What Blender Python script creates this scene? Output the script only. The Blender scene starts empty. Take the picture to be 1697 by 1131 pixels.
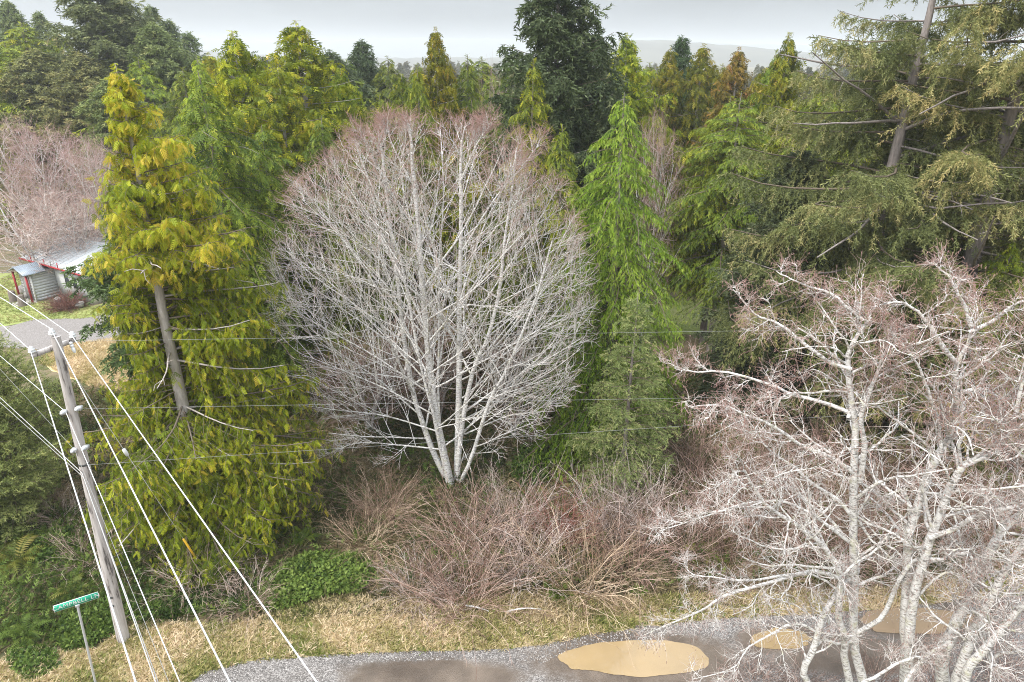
import bpy, math
import numpy as np
from mathutils import Vector, Matrix

sc = bpy.context.scene
C = sc.collection
# ------------------------------------------------------------------ camera
H, PITCH, FPX = 16.0, math.radians(22.6), 1131.0      # focal length in pixels of the 1697 px wide photograph
cam = bpy.data.objects.new('camera', bpy.data.cameras.new('camera'))
C.objects.link(cam)
cam.location = (0, 0, H)
cam.rotation_euler = (math.pi / 2 - PITCH, 0, 0)
cam.data.sensor_width = 36.0
cam.data.lens = 36.0 * FPX / 1697.0
cam.data.clip_start, cam.data.clip_end = 0.1, 20000
sc.camera = cam

# ------------------------------------------------------------------ world: bright overcast
SUN_EL, SUN_ROT = math.radians(52), math.radians(228)
w = bpy.data.worlds.new('World'); sc.world = w; w.use_nodes = True
nt = w.node_tree; nd = nt.nodes; lk = nt.links
bg = nd['Background']; bg.inputs['Strength'].default_value = 0.12
sky = nd.new('ShaderNodeTexSky'); sky.sky_type = 'NISHITA'; sky.sun_disc = False
sky.sun_elevation = SUN_EL; sky.sun_rotation = SUN_ROT; sky.dust_density = 3
tc = nd.new('ShaderNodeTexCoord')
sep = nd.new('ShaderNodeSeparateXYZ'); lk.new(tc.outputs['Generated'], sep.inputs[0])
mz = nd.new('ShaderNodeMapRange'); lk.new(sep.outputs['Z'], mz.inputs[0])
mz.inputs[1].default_value = 0.0; mz.inputs[2].default_value = 1.0; mz.inputs[3].default_value = 1.1; mz.inputs[4].default_value = 18.0
mx = nd.new('ShaderNodeMapRange'); lk.new(sep.outputs['X'], mx.inputs[0])
mx.inputs[1].default_value = -0.65; mx.inputs[2].default_value = 0.1; mx.inputs[3].default_value = 1.32; mx.inputs[4].default_value = 1.0
cn = nd.new('ShaderNodeTexNoise'); cn.inputs['Scale'].default_value = 3.0; cn.inputs['Detail'].default_value = 4
mp = nd.new('ShaderNodeMapping'); mp.inputs['Scale'].default_value = (1, 1, 6); lk.new(tc.outputs['Generated'], mp.inputs[0]); lk.new(mp.outputs[0], cn.inputs[0])
mn = nd.new('ShaderNodeMapRange'); lk.new(cn.outputs[0], mn.inputs[0]); mn.inputs[1].default_value = .3; mn.inputs[2].default_value = .7; mn.inputs[3].default_value = .80; mn.inputs[4].default_value = 1.20
m1 = nd.new('ShaderNodeMath'); m1.operation = 'MULTIPLY'; lk.new(mz.outputs[0], m1.inputs[0]); lk.new(mx.outputs[0], m1.inputs[1])
m2 = nd.new('ShaderNodeMath'); m2.operation = 'MULTIPLY'; lk.new(m1.outputs[0], m2.inputs[0]); lk.new(mn.outputs[0], m2.inputs[1])
vm = nd.new('ShaderNodeVectorMath'); vm.operation = 'SCALE'; vm.inputs[0].default_value = (0.93, 1.0, 1.07); lk.new(m2.outputs[0], vm.inputs['Scale'])
mixs = nd.new('ShaderNodeMix'); mixs.data_type = 'RGBA'; mixs.inputs['Factor'].default_value = 0.95
lk.new(sky.outputs[0], mixs.inputs['A']); lk.new(vm.outputs[0], mixs.inputs['B'])
lk.new(mixs.outputs['Result'], bg.inputs['Color'])

sl = bpy.data.lights.new('sun', 'SUN'); sl.energy = 2.8; sl.angle = math.radians(16); sl.color = (1.0, 0.96, 0.9)
so = bpy.data.objects.new('sun', sl); C.objects.link(so)
# the sun stands behind the camera, to its left
sd = Vector((math.sin(SUN_ROT) * math.cos(SUN_EL), math.cos(SUN_ROT) * math.cos(SUN_EL), math.sin(SUN_EL)))
so.rotation_euler = sd.to_track_quat('Z', 'Y').to_euler(); so.location = (0, 0, 60)
sc.view_settings.view_transform = 'Standard'; sc.view_settings.look = 'None'
sc.view_settings.exposure = 0.52; sc.view_settings.gamma = 1.0
cy = sc.cycles
cy.max_bounces = 6; cy.diffuse_bounces = 3; cy.glossy_bounces = 2; cy.transmission_bounces = 4
cy.transparent_max_bounces = 4; cy.volume_bounces = 1; cy.use_denoising = True; cy.denoising_prefilter = 'NONE'; cy.filter_width = 1.0
cy.caustics_reflective = False; cy.caustics_refractive = False

# ------------------------------------------------------------------ helpers
SP, CP = math.sin(PITCH), math.cos(PITCH)
def ray(px, py):
    dy = (py - 565.5) / FPX
    return (px - 848.5) / FPX, CP - dy * SP, -(dy * CP + SP)
def pp(px, py, Y):
    x, f, z = ray(px, py); t = Y / f
    return Vector((x * t, Y, H + z * t))
def gp(px, py, z=0.0):
    x, f, d = ray(px, py); t = (z - H) / d
    return Vector((x * t, f * t, z))

def nrm(a):
    return a / np.maximum(np.linalg.norm(a, axis=-1, keepdims=True), 1e-9)
UP = np.array([0, 0, 1.0]); TOWARD = -1.57

class Geo:
    def __init__(s): s.v, s.f, s.t, s.n = [], [], [], 0
    def add(s, V, F, T):
        V = np.asarray(V, np.float32).reshape(-1, 3)
        s.v.append(V); s.f.append(np.asarray(F, np.int64).reshape(-1, 4) + s.n)
        s.t.append(np.broadcast_to(np.asarray(T, np.float32), (len(V),))); s.n += len(V)
    def mesh(s, name, mat, smooth=False):
        V = np.concatenate(s.v); F = np.concatenate(s.f); T = np.concatenate(s.t)
        me = bpy.data.meshes.new(name)
        me.vertices.add(len(V)); me.vertices.foreach_set('co', V.ravel())
        me.loops.add(F.size); me.loops.foreach_set('vertex_index', F.ravel().astype(np.int32))
        me.polygons.add(len(F)); me.polygons.foreach_set('loop_start', np.arange(0, F.size, 4, dtype=np.int32))
        a = me.attributes.new('tint', 'FLOAT', 'POINT'); a.data.foreach_set('value', np.ascontiguousarray(T))
        me.update(calc_edges=True)
        if smooth: me.polygons.foreach_set('use_smooth', np.ones(len(F), bool))
        if mat: me.materials.append(mat)
        return me

def tag(o, label=None, cat=None, group=None, kind=None):
    for k, v in (('label', label), ('category', cat), ('group', group), ('kind', kind)):
        if v: o[k] = v
    return o
def link(name, me, parent=None, loc=(0, 0, 0), rz=0.0, color=None):
    o = bpy.data.objects.new(name, me); C.objects.link(o); o.location = loc; o.rotation_euler = (0, 0, rz)
    if parent: o.parent = parent
    if color: o.color = (*color, 1)
    return o
def children(o): return [c for c in C.objects if c.parent == o]

def tubes(G, P, R, S=4, T=0.5):
    """P (B,K,3) polylines, R (B,K) radii"""
    P = np.asarray(P, float); R = np.asarray(R, float)
    B, K = R.shape
    D = nrm(np.gradient(P, axis=1))
    m = nrm(P[:, -1] - P[:, 0] + 1e-6)
    ref = np.where(np.abs(m[:, 2:3]) > .8, np.array([[1.0, .1, 0]]), np.array([[0, 0.1, 1.0]]))[:, None, :]
    U = nrm(np.cross(D, ref)); W = np.cross(D, U)
    a = np.arange(S) * 2 * np.pi / S
    ring = U[:, :, None, :] * np.cos(a)[None, None, :, None] + W[:, :, None, :] * np.sin(a)[None, None, :, None]
    V = P[:, :, None, :] + ring * R[:, :, None, None]
    b = (np.arange(B) * K * S)[:, None, None]; k = (np.arange(K - 1) * S)[None, :, None]; j = np.arange(S)[None, None, :]; j2 = (j + 1) % S
    F = np.stack([b + k + j, b + k + j2, b + k + S + j2, b + k + S + j], -1)
    T = np.asarray(T, float)
    if T.ndim == 1: T = np.repeat(T, K * S)
    elif T.ndim == 2: T = np.repeat(T.ravel(), S)
    G.add(V, F, T)

def smooth_path(pts, K):
    """Catmull-Rom resample of a point list"""
    p = np.array([list(q) for q in pts], float)
    p = np.vstack([2 * p[0] - p[1], p, 2 * p[-1] - p[-2]])
    n = len(p) - 3
    u = np.linspace(0, n - 1e-6, K); i = u.astype(int); t = (u - i)[:, None]
    a, b, c, d = p[i], p[i + 1], p[i + 2], p[i + 3]
    return .5 * (2 * b + (c - a) * t + (2 * a - 5 * b + 4 * c - d) * t ** 2 + (3 * b - a - 3 * c + d) * t ** 3)

# ------------------------------------------------------------------ materials
def newmat(name):
    m = bpy.data.materials.new(name); m.use_nodes = True
    return m, m.node_tree.nodes, m.node_tree.links, m.node_tree.nodes['Principled BSDF']
def ramp(n, l, src, cols):
    r = n.new('ShaderNodeValToRGB'); e = r.color_ramp.elements
    while len(e) < len(cols): e.new(0.5)
    for k, (p, c) in enumerate(cols): e[k].position = p; e[k].color = (*c, 1)
    if src is not None: l.new(src, r.inputs[0])
    return r
def objpos(n, l, scale=1.0, stretch=(1, 1, 1)):
    t = n.new('ShaderNodeTexCoord'); m = n.new('ShaderNodeMapping'); m.inputs['Scale'].default_value = [scale * s for s in stretch]
    l.new(t.outputs['Object'], m.inputs[0]); return m.outputs[0]
def noise(n, l, vec, scale, detail=4, rough=.55):
    t = n.new('ShaderNodeTexNoise'); t.inputs['Scale'].default_value = scale; t.inputs['Detail'].default_value = detail; t.inputs['Roughness'].default_value = rough
    l.new(vec, t.inputs['Vector']); return t.outputs[0]
def mul(n, l, a, b):
    m = n.new('ShaderNodeMix'); m.data_type = 'RGBA'; m.blend_type = 'MULTIPLY'; m.inputs['Factor'].default_value = 1
    l.new(a, m.inputs['A']); l.new(b, m.inputs['B']); return m.outputs['Result']
def mixc(n, l, f, a, b):
    m = n.new('ShaderNodeMix'); m.data_type = 'RGBA'; l.new(f, m.inputs['Factor'])
    for s, v in (('A', a), ('B', b)):
        if isinstance(v, tuple): m.inputs[s].default_value = (*v, 1)
        else: l.new(v, m.inputs[s])
    return m.outputs['Result']
def bump(n, l, h, b, strength=.5, dist=.05):
    k = n.new('ShaderNodeBump'); k.inputs['Strength'].default_value = strength; k.inputs['Distance'].default_value = dist
    l.new(h, k.inputs['Height']); l.new(k.outputs[0], b.inputs['Normal'])

def leaf_mat(name, cols, trans=.3, rough=.6):
    m, n, l, b = newmat(name)
    a = n.new('ShaderNodeAttribute'); a.attribute_name = 'tint'
    r = ramp(n, l, a.outputs['Fac'], cols)
    oi = n.new('ShaderNodeObjectInfo')
    c = mul(n, l, r.outputs[0], oi.outputs['Color'])
    l.new(c, b.inputs['Base Color']); b.inputs['Roughness'].default_value = rough; b.inputs['Specular IOR Level'].default_value = .25
    if trans:
        t = n.new('ShaderNodeBsdfTranslucent'); l.new(c, t.inputs['Color'])
        x = n.new('ShaderNodeMixShader'); x.inputs[0].default_value = trans
        l.new(b.outputs[0], x.inputs[1]); l.new(t.outputs[0], x.inputs[2]); l.new(x.outputs[0], n['Material Output'].inputs['Surface'])
    return m
def flat_mat(name, col, rough=.6, var=.25, scale=4.0, metal=0.0, stretch=(1, 1, 1)):
    m, n, l, b = newmat(name)
    f = noise(n, l, objpos(n, l, 1, stretch), scale, 5)
    r = ramp(n, l, f, [(.25, tuple(c * (1 - var) for c in col)), (.75, tuple(min(1, c * (1 + var)) for c in col))])
    l.new(r.outputs[0], b.inputs['Base Color']); b.inputs['Roughness'].default_value = rough; b.inputs['Metallic'].default_value = metal
    return m

M = {}
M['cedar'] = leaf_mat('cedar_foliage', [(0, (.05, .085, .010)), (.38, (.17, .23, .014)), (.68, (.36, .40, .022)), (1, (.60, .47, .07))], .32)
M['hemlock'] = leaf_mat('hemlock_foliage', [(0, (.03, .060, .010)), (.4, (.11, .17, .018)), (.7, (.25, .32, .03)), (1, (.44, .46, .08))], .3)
M['spruce'] = leaf_mat('spruce_foliage', [(0, (.050, .065, .030)), (.45, (.14, .16, .07)), (.75, (.24, .25, .12)), (1, (.38, .33, .19))], .3)
M['pine'] = leaf_mat('pine_foliage', [(0, (.045, .065, .022)), (.45, (.12, .15, .055)), (1, (.27, .29, .13))], .3)
M['leafy'] = leaf_mat('salal_leaf', [(0, (.03, .06, .012)), (.5, (.085, .14, .022)), (1, (.22, .29, .06))], .25, .6)
M['fern'] = leaf_mat('fern_frond', [(0, (.06, .085, .015)), (.5, (.13, .16, .03)), (1, (.30, .27, .08))], .3)
M['grass'] = leaf_mat('dry_grass', [(0, (.16, .20, .04)), (.3, (.33, .31, .10)), (.6, (.57, .45, .25)), (1, (.78, .63, .44))], .25)
M['litter'] = leaf_mat('undergrowth', [(0, (.05, .06, .018)), (.35, (.13, .12, .045)), (.6, (.24, .18, .10)), (1, (.42, .33, .20))], .2)
M['twig'] = leaf_mat('shrub_twig', [(0, (.16, .105, .085)), (.5, (.40, .31, .265)), (1, (.70, .62, .56))], 0, .8)

def alder_bark(name, dark=1.0):
    m, n, l, b = newmat(name)
    a = n.new('ShaderNodeAttribute'); a.attribute_name = 'tint'
    base = ramp(n, l, a.outputs['Fac'], [(0, (.40, .26, .22)), (.35, (.54, .47, .43)), (.7, (.78, .755, .735)), (1, (.84, .83, .82))])
    v = objpos(n, l, 1, (1, 1, 2.6))
    f = ramp(n, l, noise(n, l, v, 9, 6, .7), [(.40, (.30, .275, .26)), (.48, (.76, .74, .72)), (.62, (1, 1, 1))])
    c = mul(n, l, base.outputs[0], f.outputs[0])
    lich = ramp(n, l, noise(n, l, objpos(n, l), 5, 3), [(.56, (0, 0, 0)), (.70, (.65, .65, .65))])
    c = mixc(n, l, lich.outputs[0], c, (.62, .60, .44))
    l.new(c, b.inputs['Base Color']); b.inputs['Roughness'].default_value = .85
    bump(n, l, f.outputs[0], b, .3, .02)
    return m
M['alder'] = alder_bark('alder_bark')
def bark(name, lo, hi, sc_=6, twig=(.14, .105, .07)):
    m, n, l, b = newmat(name)
    f = noise(n, l, objpos(n, l, 1, (1, 1, .25)), sc_, 6, .7)
    r = ramp(n, l, f, [(.3, lo), (.7, hi)])
    a = n.new('ShaderNodeAttribute'); a.attribute_name = 'tint'
    c = mixc(n, l, a.outputs['Fac'], twig, r.outputs[0])
    l.new(c, b.inputs['Base Color']); b.inputs['Roughness'].default_value = .9
    bump(n, l, f, b, .6, .05)
    return m
M['cedarbark'] = bark('cedar_bark', (.34, .29, .26), (.66, .60, .56), 9)
M['bark'] = bark('conifer_bark', (.13, .11, .10), (.36, .31, .29), 9)

# ------------------------------------------------------------------ spray templates (x = along, y = across, z = normal)
def lobes(n, ang, ln, wd, sag=.18, tip=True, x0=.05, x1=.8):
    V, F = [], []
    def dia(p, d, L, W):
        q = np.array([-d[1], d[0], 0])
        k = len(V)
        pts = [p, p + d * L * .45 + q * W, p + d * L, p + d * L * .45 - q * W]
        for v in pts: V.append(np.array([v[0], v[1], v[2] - sag * (v[0] ** 2) - .15 * abs(v[1])]))
        F.append([k, k + 1, k + 2, k + 3])
    for i in range(n):
        x = x0 + (x1 - x0) * i / max(1, n - 1); s = 1 if i % 2 else -1
        a = math.radians(ang) * s * (1 - .3 * x)
        dia(np.array([x, 0, 0]), np.array([math.cos(a), math.sin(a), 0]), ln * (1.1 - .55 * x), wd)
    if tip: dia(np.array([.0, 0, 0]), np.array([1.0, 0, 0]), 1.0, wd * .7)
    return np.array(V), np.array(F)
def spiky(n, ang, ln, wd):
    V, F = [], []
    for i in range(n + 2):
        x = .02 + .9 * i / n if i < n else 0
        if i < n:
            az = i * 2.4; d = np.array([math.cos(ang), math.sin(ang) * math.cos(az), math.sin(ang) * math.sin(az)]); L = ln
        else:
            d = np.array([1.0, 0, 0]); L = 1.0; az = (i - n) * math.pi / 2
        q = np.cross(d, [math.sin(i), math.cos(i * 1.7), .5] if i < n else [0, math.cos(az), math.sin(az)]); q /= np.linalg.norm(q)
        p = np.array([x, 0, 0]); k = len(V)
        V += [p, p + d * L * .4 + q * wd, p + d * L, p + d * L * .4 - q * wd]; F.append([k, k + 1, k + 2, k + 3])
    return np.array(V), np.array(F)
T_CEDAR = lobes(9, 50, .46, .058, .28)
T_CEDAR_S = lobes(6, 50, .50, .080, .28)
T_HEM = lobes(10, 48, .34, .040, .22)
T_HEM_S = lobes(6, 48, .42, .060, .22)
T_SPR = spiky(12, .80, .32, .036)
T_SPR_S = spiky(8, .80, .40, .064)

def instance(G, tmpl, pos, a, nr, L, W, tint, tipgain=.12):
    V, F = tmpl
    a = nrm(a); b = nrm(np.cross(nr, a)); c = np.cross(a, b)
    N = len(pos)
    out = pos[:, None, :] + (a[:, None, :] * V[None, :, 0:1] + b[:, None, :] * V[None, :, 1:2] * W[:, None, None] + c[:, None, :] * V[None, :, 2:3]) * L[:, None, None]
    Fq = F[None] + (np.arange(N) * len(V))[:, None, None]
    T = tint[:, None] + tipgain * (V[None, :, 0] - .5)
    G.add(out, Fq, np.clip(T, 0, 1).ravel())

def conifer(seed, h, R, zb=.5, nb=90, e=(-.1, .5), droop=.35, up=0.0, sd=5, lr=.4, lmin=.15, sang=50, sdr=.3,
            sp=6, size=.35, wid=1.0, tmpl=T_HEM, al=1.0, la=.5, dn=.2, rn=.25, nup=1.0, nout=0.0, nrn=.35,
            trunk=.2, mask=None, asym=None, lean=0.0, woodsec=False, tint0=.45, tvar=.17, wob=.08, toplead=.6, spine=1.0, bs=.010, bare=.12, pale=.1, tgrad=0.0, cone=0.0, dead=0, deadmask=None, lvar=(.62, 1.14), skew=1.0):
    g = np.random.default_rng(seed)
    fol, wood = Geo(), Geo()
    u = ((np.arange(nb) + g.random(nb)) / nb) ** skew
    z = zb + (h - zb) * u; phi = np.arange(nb) * 2.39996 + g.normal(0, .35, nb)
    L = np.array([R(x) for x in u]) * g.uniform(*lvar, nb)
    if asym: L = L * np.array([asym(p, x) for p, x in zip(phi, u)])
    if mask is not None:
        k = np.array([mask(a, b, g) for a, b in zip(z, phi)]); u, z, phi, L = u[k], z[k], phi[k], L[k]
    nb = len(u)
    el = e[0] + (e[1] - e[0]) * u + g.normal(0, .08, nb); dr = droop * g.uniform(.7, 1.3, nb); wb = g.normal(0, wob, nb)
    # trunk
    K = 14; zz = np.linspace(-.15, h + .25, K); tx = np.cumsum(g.normal(0, .03, K)) * lean + 0; ty = np.cumsum(g.normal(0, .03, K)) * lean
    tx -= tx[0]; ty -= ty[0]
    tp = np.stack([tx, ty, zz], -1)
    tubes(wood, tp[None], (trunk * (1 - np.clip(zz, 0, h) / h) ** .8 + .012)[None], 8, 1.0)
    def axis(zq): return np.stack([np.interp(zq, zz, tx), np.interp(zq, zz, ty)], -1)
    ax = axis(z)
    dh = np.stack([np.cos(phi), np.sin(phi)], -1); lt = np.stack([-dh[:, 1], dh[:, 0]], -1)
    def B(i, s):
        r = (L[i] * s)[:, None]
        xy = ax[i] + dh[i] * r + lt[i] * (wb[i] * L[i] * np.sin(np.pi * np.clip(s, 0, 1)))[:, None]
        return np.concatenate([xy, (z[i] + L[i] * (el[i] * s - dr[i] * s * s + up * s ** 3))[:, None]], -1)
    Kb = 6; ib = np.repeat(np.arange(nb), Kb); sb = np.tile(np.linspace(0, 1, Kb), nb)
    P = B(ib, sb).reshape(nb, Kb, 3)
    tubes(wood, P, (bs + .010 * L)[:, None] * np.linspace(1, .22, Kb)[None], 4, np.where(g.random(nb) < pale, .9, .12))
    bt = g.normal(0, .6, nb)
    if dead:      # bare dead limbs
        zd = zb + .15 + (h * .8 - zb) * g.random(dead); pd_ = TOWARD + g.normal(0, 1.0, dead); Ld = np.array([R(min(1, (q - zb) / (h - zb))) for q in zd]) * g.uniform(.75, 1.12, dead)
        s6 = np.linspace(0, 1, 7); az = pd_[:, None] + np.cumsum(g.normal(0, .10, (dead, 7)), 1)
        X = np.cumsum(np.stack([np.cos(az), np.sin(az), g.normal(.05, .22, (dead, 1)) + np.cumsum(g.normal(0, .12, (dead, 7)), 1)], -1) * (Ld / 6)[:, None, None], 1); X -= X[:, :1]
        X[:, :, :2] += axis(zd)[:, None, :]; X[:, :, 2] += zd[:, None]
        Rd = np.linspace(1, .3, 7)[None] * (.010 + .012 * Ld)[:, None]; tubes(wood, X, Rd, 5, 1.0)
        k = np.repeat(np.arange(dead), 3); m0 = g.integers(2, 6, len(k)); st = X[k, m0]; dd = nrm(g.normal(size=(len(k), 3)) + .8 * nrm(X[k, -1] - X[k, 0])) * (g.uniform(.2, .6, len(k)))[:, None]
        tubes(wood, np.stack([st, st + dd * .5 + g.normal(0, .03, dd.shape), st + dd], 1), np.tile([.014, .010, .005], (len(k), 1)), 4, 1.0)
    # branchlets
    ns = np.ceil(L * sd).astype(int) + 2; i = np.repeat(np.arange(nb), ns)
    k = np.concatenate([np.arange(m) for m in ns]); s = bare + (1 - bare) * (k + g.random(len(k))) / ns[i]
    side = np.where(k % 2, 1.0, -1.0)
    l = (lr * L[i] * (1 - .8 * s) + lmin) * g.uniform(.6, 1.25, len(i))
    ang = phi[i] + side * np.radians(sang + g.normal(0, 12, len(i)))
    # spine leaders
    i = np.concatenate([i, np.arange(nb)]); s = np.concatenate([s, np.full(nb, .62)]); side = np.concatenate([side, np.ones(nb)])
    l = np.concatenate([l, L * .42 + .1]); ang = np.concatenate([ang, phi])
    sl_ = el[i] - 2 * dr[i] * s + 3 * up * s * s
    b0 = B(i, s); dv = np.stack([np.cos(ang), np.sin(ang), sl_ * .7], -1)
    def Q(j, t):
        p = b0[j] + dv[j] * (l[j] * t)[:, None]; p[:, 2] -= l[j] * sdr * t * t; return p
    if woodsec:
        n2 = len(i); tt = np.tile(np.linspace(0, 1, 3), n2); jj = np.repeat(np.arange(n2), 3)
        tubes(wood, Q(jj, tt).reshape(n2, 3, 3), np.tile(np.array([.009, .006, .003]), (n2, 1)), 3, .1)
    m = np.ceil(l * sp).astype(int) + 1; j = np.repeat(np.arange(len(i)), m)
    k = np.concatenate([np.arange(q) for q in m]); t = (k + g.random(len(k))) / m[j]
    p = Q(j, t); tang = dv[j].copy(); tang[:, 2] -= 2 * sdr * t; tang = nrm(tang)
    sgn = np.where(k % 2, 1.0, -1.0)[:, None]
    lat = nrm(np.cross(UP, tang)) * sgn
    N = len(p)
    a = al * tang + la * lat * g.uniform(.3, 1.4, (N, 1)) + dn * np.array([0, 0, -1.0]) * g.uniform(.5, 1.5, (N, 1)) + rn * g.normal(size=(N, 3))
    outw = nrm(np.concatenate([p[:, :2], np.zeros((N, 1))], -1))
    nr = nup * UP + nout * outw + nrn * g.normal(size=(N, 3))
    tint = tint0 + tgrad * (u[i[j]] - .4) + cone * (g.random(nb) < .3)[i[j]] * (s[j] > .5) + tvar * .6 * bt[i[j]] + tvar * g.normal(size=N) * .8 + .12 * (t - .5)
    instance(fol, tmpl, p, a, nr, size * g.uniform(.5, 1.45, N), wid * g.uniform(.7, 1.3, N), tint)
    # leader
    if toplead:
        n = 40; zt = h + .25 - toplead * 2.6 * g.random(n) ** 1.3; az = g.random(n) * 6.28
        q = np.concatenate([axis(zt), zt[:, None]], -1)
        a = np.stack([np.cos(az), np.sin(az), .9 - dn * 1.4 + g.normal(0, .3, n)], -1)
        instance(fol, tmpl, q, a, g.normal(size=(n, 3)) + outw[:n] * 0 + UP * .3, size * g.uniform(.4, .8, n), np.full(n, wid), np.full(n, tint0 + .2))
    return fol, wood

def tree(name, fol, wood, fm, wm, loc, label, cat, group=None, rz=0.0, color=None, scale=(1, 1, 1), tilt=None):
    r = link(name, None, None, loc, rz); r.empty_display_size = .3; r.scale = scale
    if tilt: r.rotation_euler = (tilt[0], tilt[1], rz)
    tag(r, label, cat, group)
    a = link('trunk', wood if isinstance(wood, bpy.types.Mesh) else wood.mesh('trunk', M[wm], True), r)
    b = link('crown', fol if isinstance(fol, bpy.types.Mesh) else fol.mesh('crown', M[fm]), r, color=color)
    return r, b.data, a.data

def prof(pts):
    xs = [p[0] for p in pts]; ys = [p[1] for p in pts]
    return lambda u: float(np.interp(u, xs, ys))

# ------------------------------------------------------------------ the ground and what lies on it
def inside(poly, x, y):
    c = np.zeros(len(x), bool); n = len(poly)
    for i in range(n):
        x1, y1 = poly[i][:2]; x2, y2 = poly[i - 1][:2]
        k = ((y1 > y) != (y2 > y)) & (x < (x2 - x1) * (y - y1) / (y2 - y1 + 1e-12) + x1); c ^= k
    return c
def scatter(g, poly, n):
    P = np.array([p[:2] for p in poly]); lo, hi = P.min(0), P.max(0); out = []
    k = 0
    while k < n:
        q = g.uniform(lo, hi, (n * 2, 2)); q = q[inside(poly, q[:, 0], q[:, 1])]; out.append(q); k += len(q)
        if len(q) == 0: break
    q = np.concatenate(out)[:n]
    return np.concatenate([q, np.zeros((len(q), 1))], 1)
def outline(pts, jit, step, seed, closed=True):
    g = np.random.default_rng(seed); out = []
    n = len(pts)
    for i in range(n if closed else n - 1):
        a, b = np.array(pts[i][:2]), np.array(pts[(i + 1) % n][:2]); m = max(1, int(np.linalg.norm(b - a) / step))
        for k in range(m):
            p = a + (b - a) * k / m
            out.append(p + g.normal(0, jit, 2) * (1 if k else .6))
    return out
def sheet(name, pts, z, mat, jit=.06, step=.3, seed=1, kind='structure'):
    o = outline(pts, jit, step, seed)
    me = bpy.data.meshes.new(name); me.from_pydata([(p[0], p[1], z) for p in o], [], [list(range(len(o)))]); me.update()
    if me.polygons[0].normal.z < 0: me.flip_normals()
    me.materials.append(mat)
    return tag(link(name, me), kind=kind)

def ground_mat(name, cols, s1=.35, s2=3.0, s3=14, rough=.95, bd=.06):
    m, n, l, b = newmat(name); v = objpos(n, l)
    a, c, d = noise(n, l, v, s1, 5, .6), noise(n, l, v, s2, 6, .65), noise(n, l, v, s3, 3, .7)
    k = n.new('ShaderNodeMath'); k.operation = 'MULTIPLY_ADD'; l.new(c, k.inputs[0]); k.inputs[1].default_value = .6; l.new(a, k.inputs[2])
    k2 = n.new('ShaderNodeMath'); k2.operation = 'MULTIPLY_ADD'; l.new(d, k2.inputs[0]); k2.inputs[1].default_value = .5; l.new(k.outputs[0], k2.inputs[2])
    k3 = n.new('ShaderNodeMapRange'); l.new(k2.outputs[0], k3.inputs[0]); k3.inputs[1].default_value = .72; k3.inputs[2].default_value = 1.38
    r = ramp(n, l, k3.outputs[0], cols); l.new(r.outputs[0], b.inputs['Base Color']); b.inputs['Roughness'].default_value = rough
    bump(n, l, c, b, .8, bd); return m
M['ground'] = ground_mat('forest_floor', [(.1, (.045, .045, .020)), (.4, (.10, .095, .035)), (.6, (.17, .13, .075)), (.9, (.26, .20, .13))])
M['verge'] = ground_mat('verge_soil', [(.1, (.13, .15, .04)), (.45, (.30, .26, .12)), (.8, (.42, .33, .22))], .5, 4, 20)
M['lawn'] = ground_mat('lawn_grass', [(.1, (.18, .23, .06)), (.5, (.27, .31, .09)), (.9, (.42, .40, .17))], .3, 3, 25)
M['field'] = ground_mat('dry_field_grass', [(.1, (.34, .32, .12)), (.5, (.60, .48, .25)), (.9, (.70, .58, .34))], .3, 2, 18)
MUD = [(1056, 1092, 175, 44), (720, 1122, 150, 24), (1293, 1061, 72, 24), (1520, 1030, 125, 30), (1420, 1085, 150, 26)]
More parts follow.
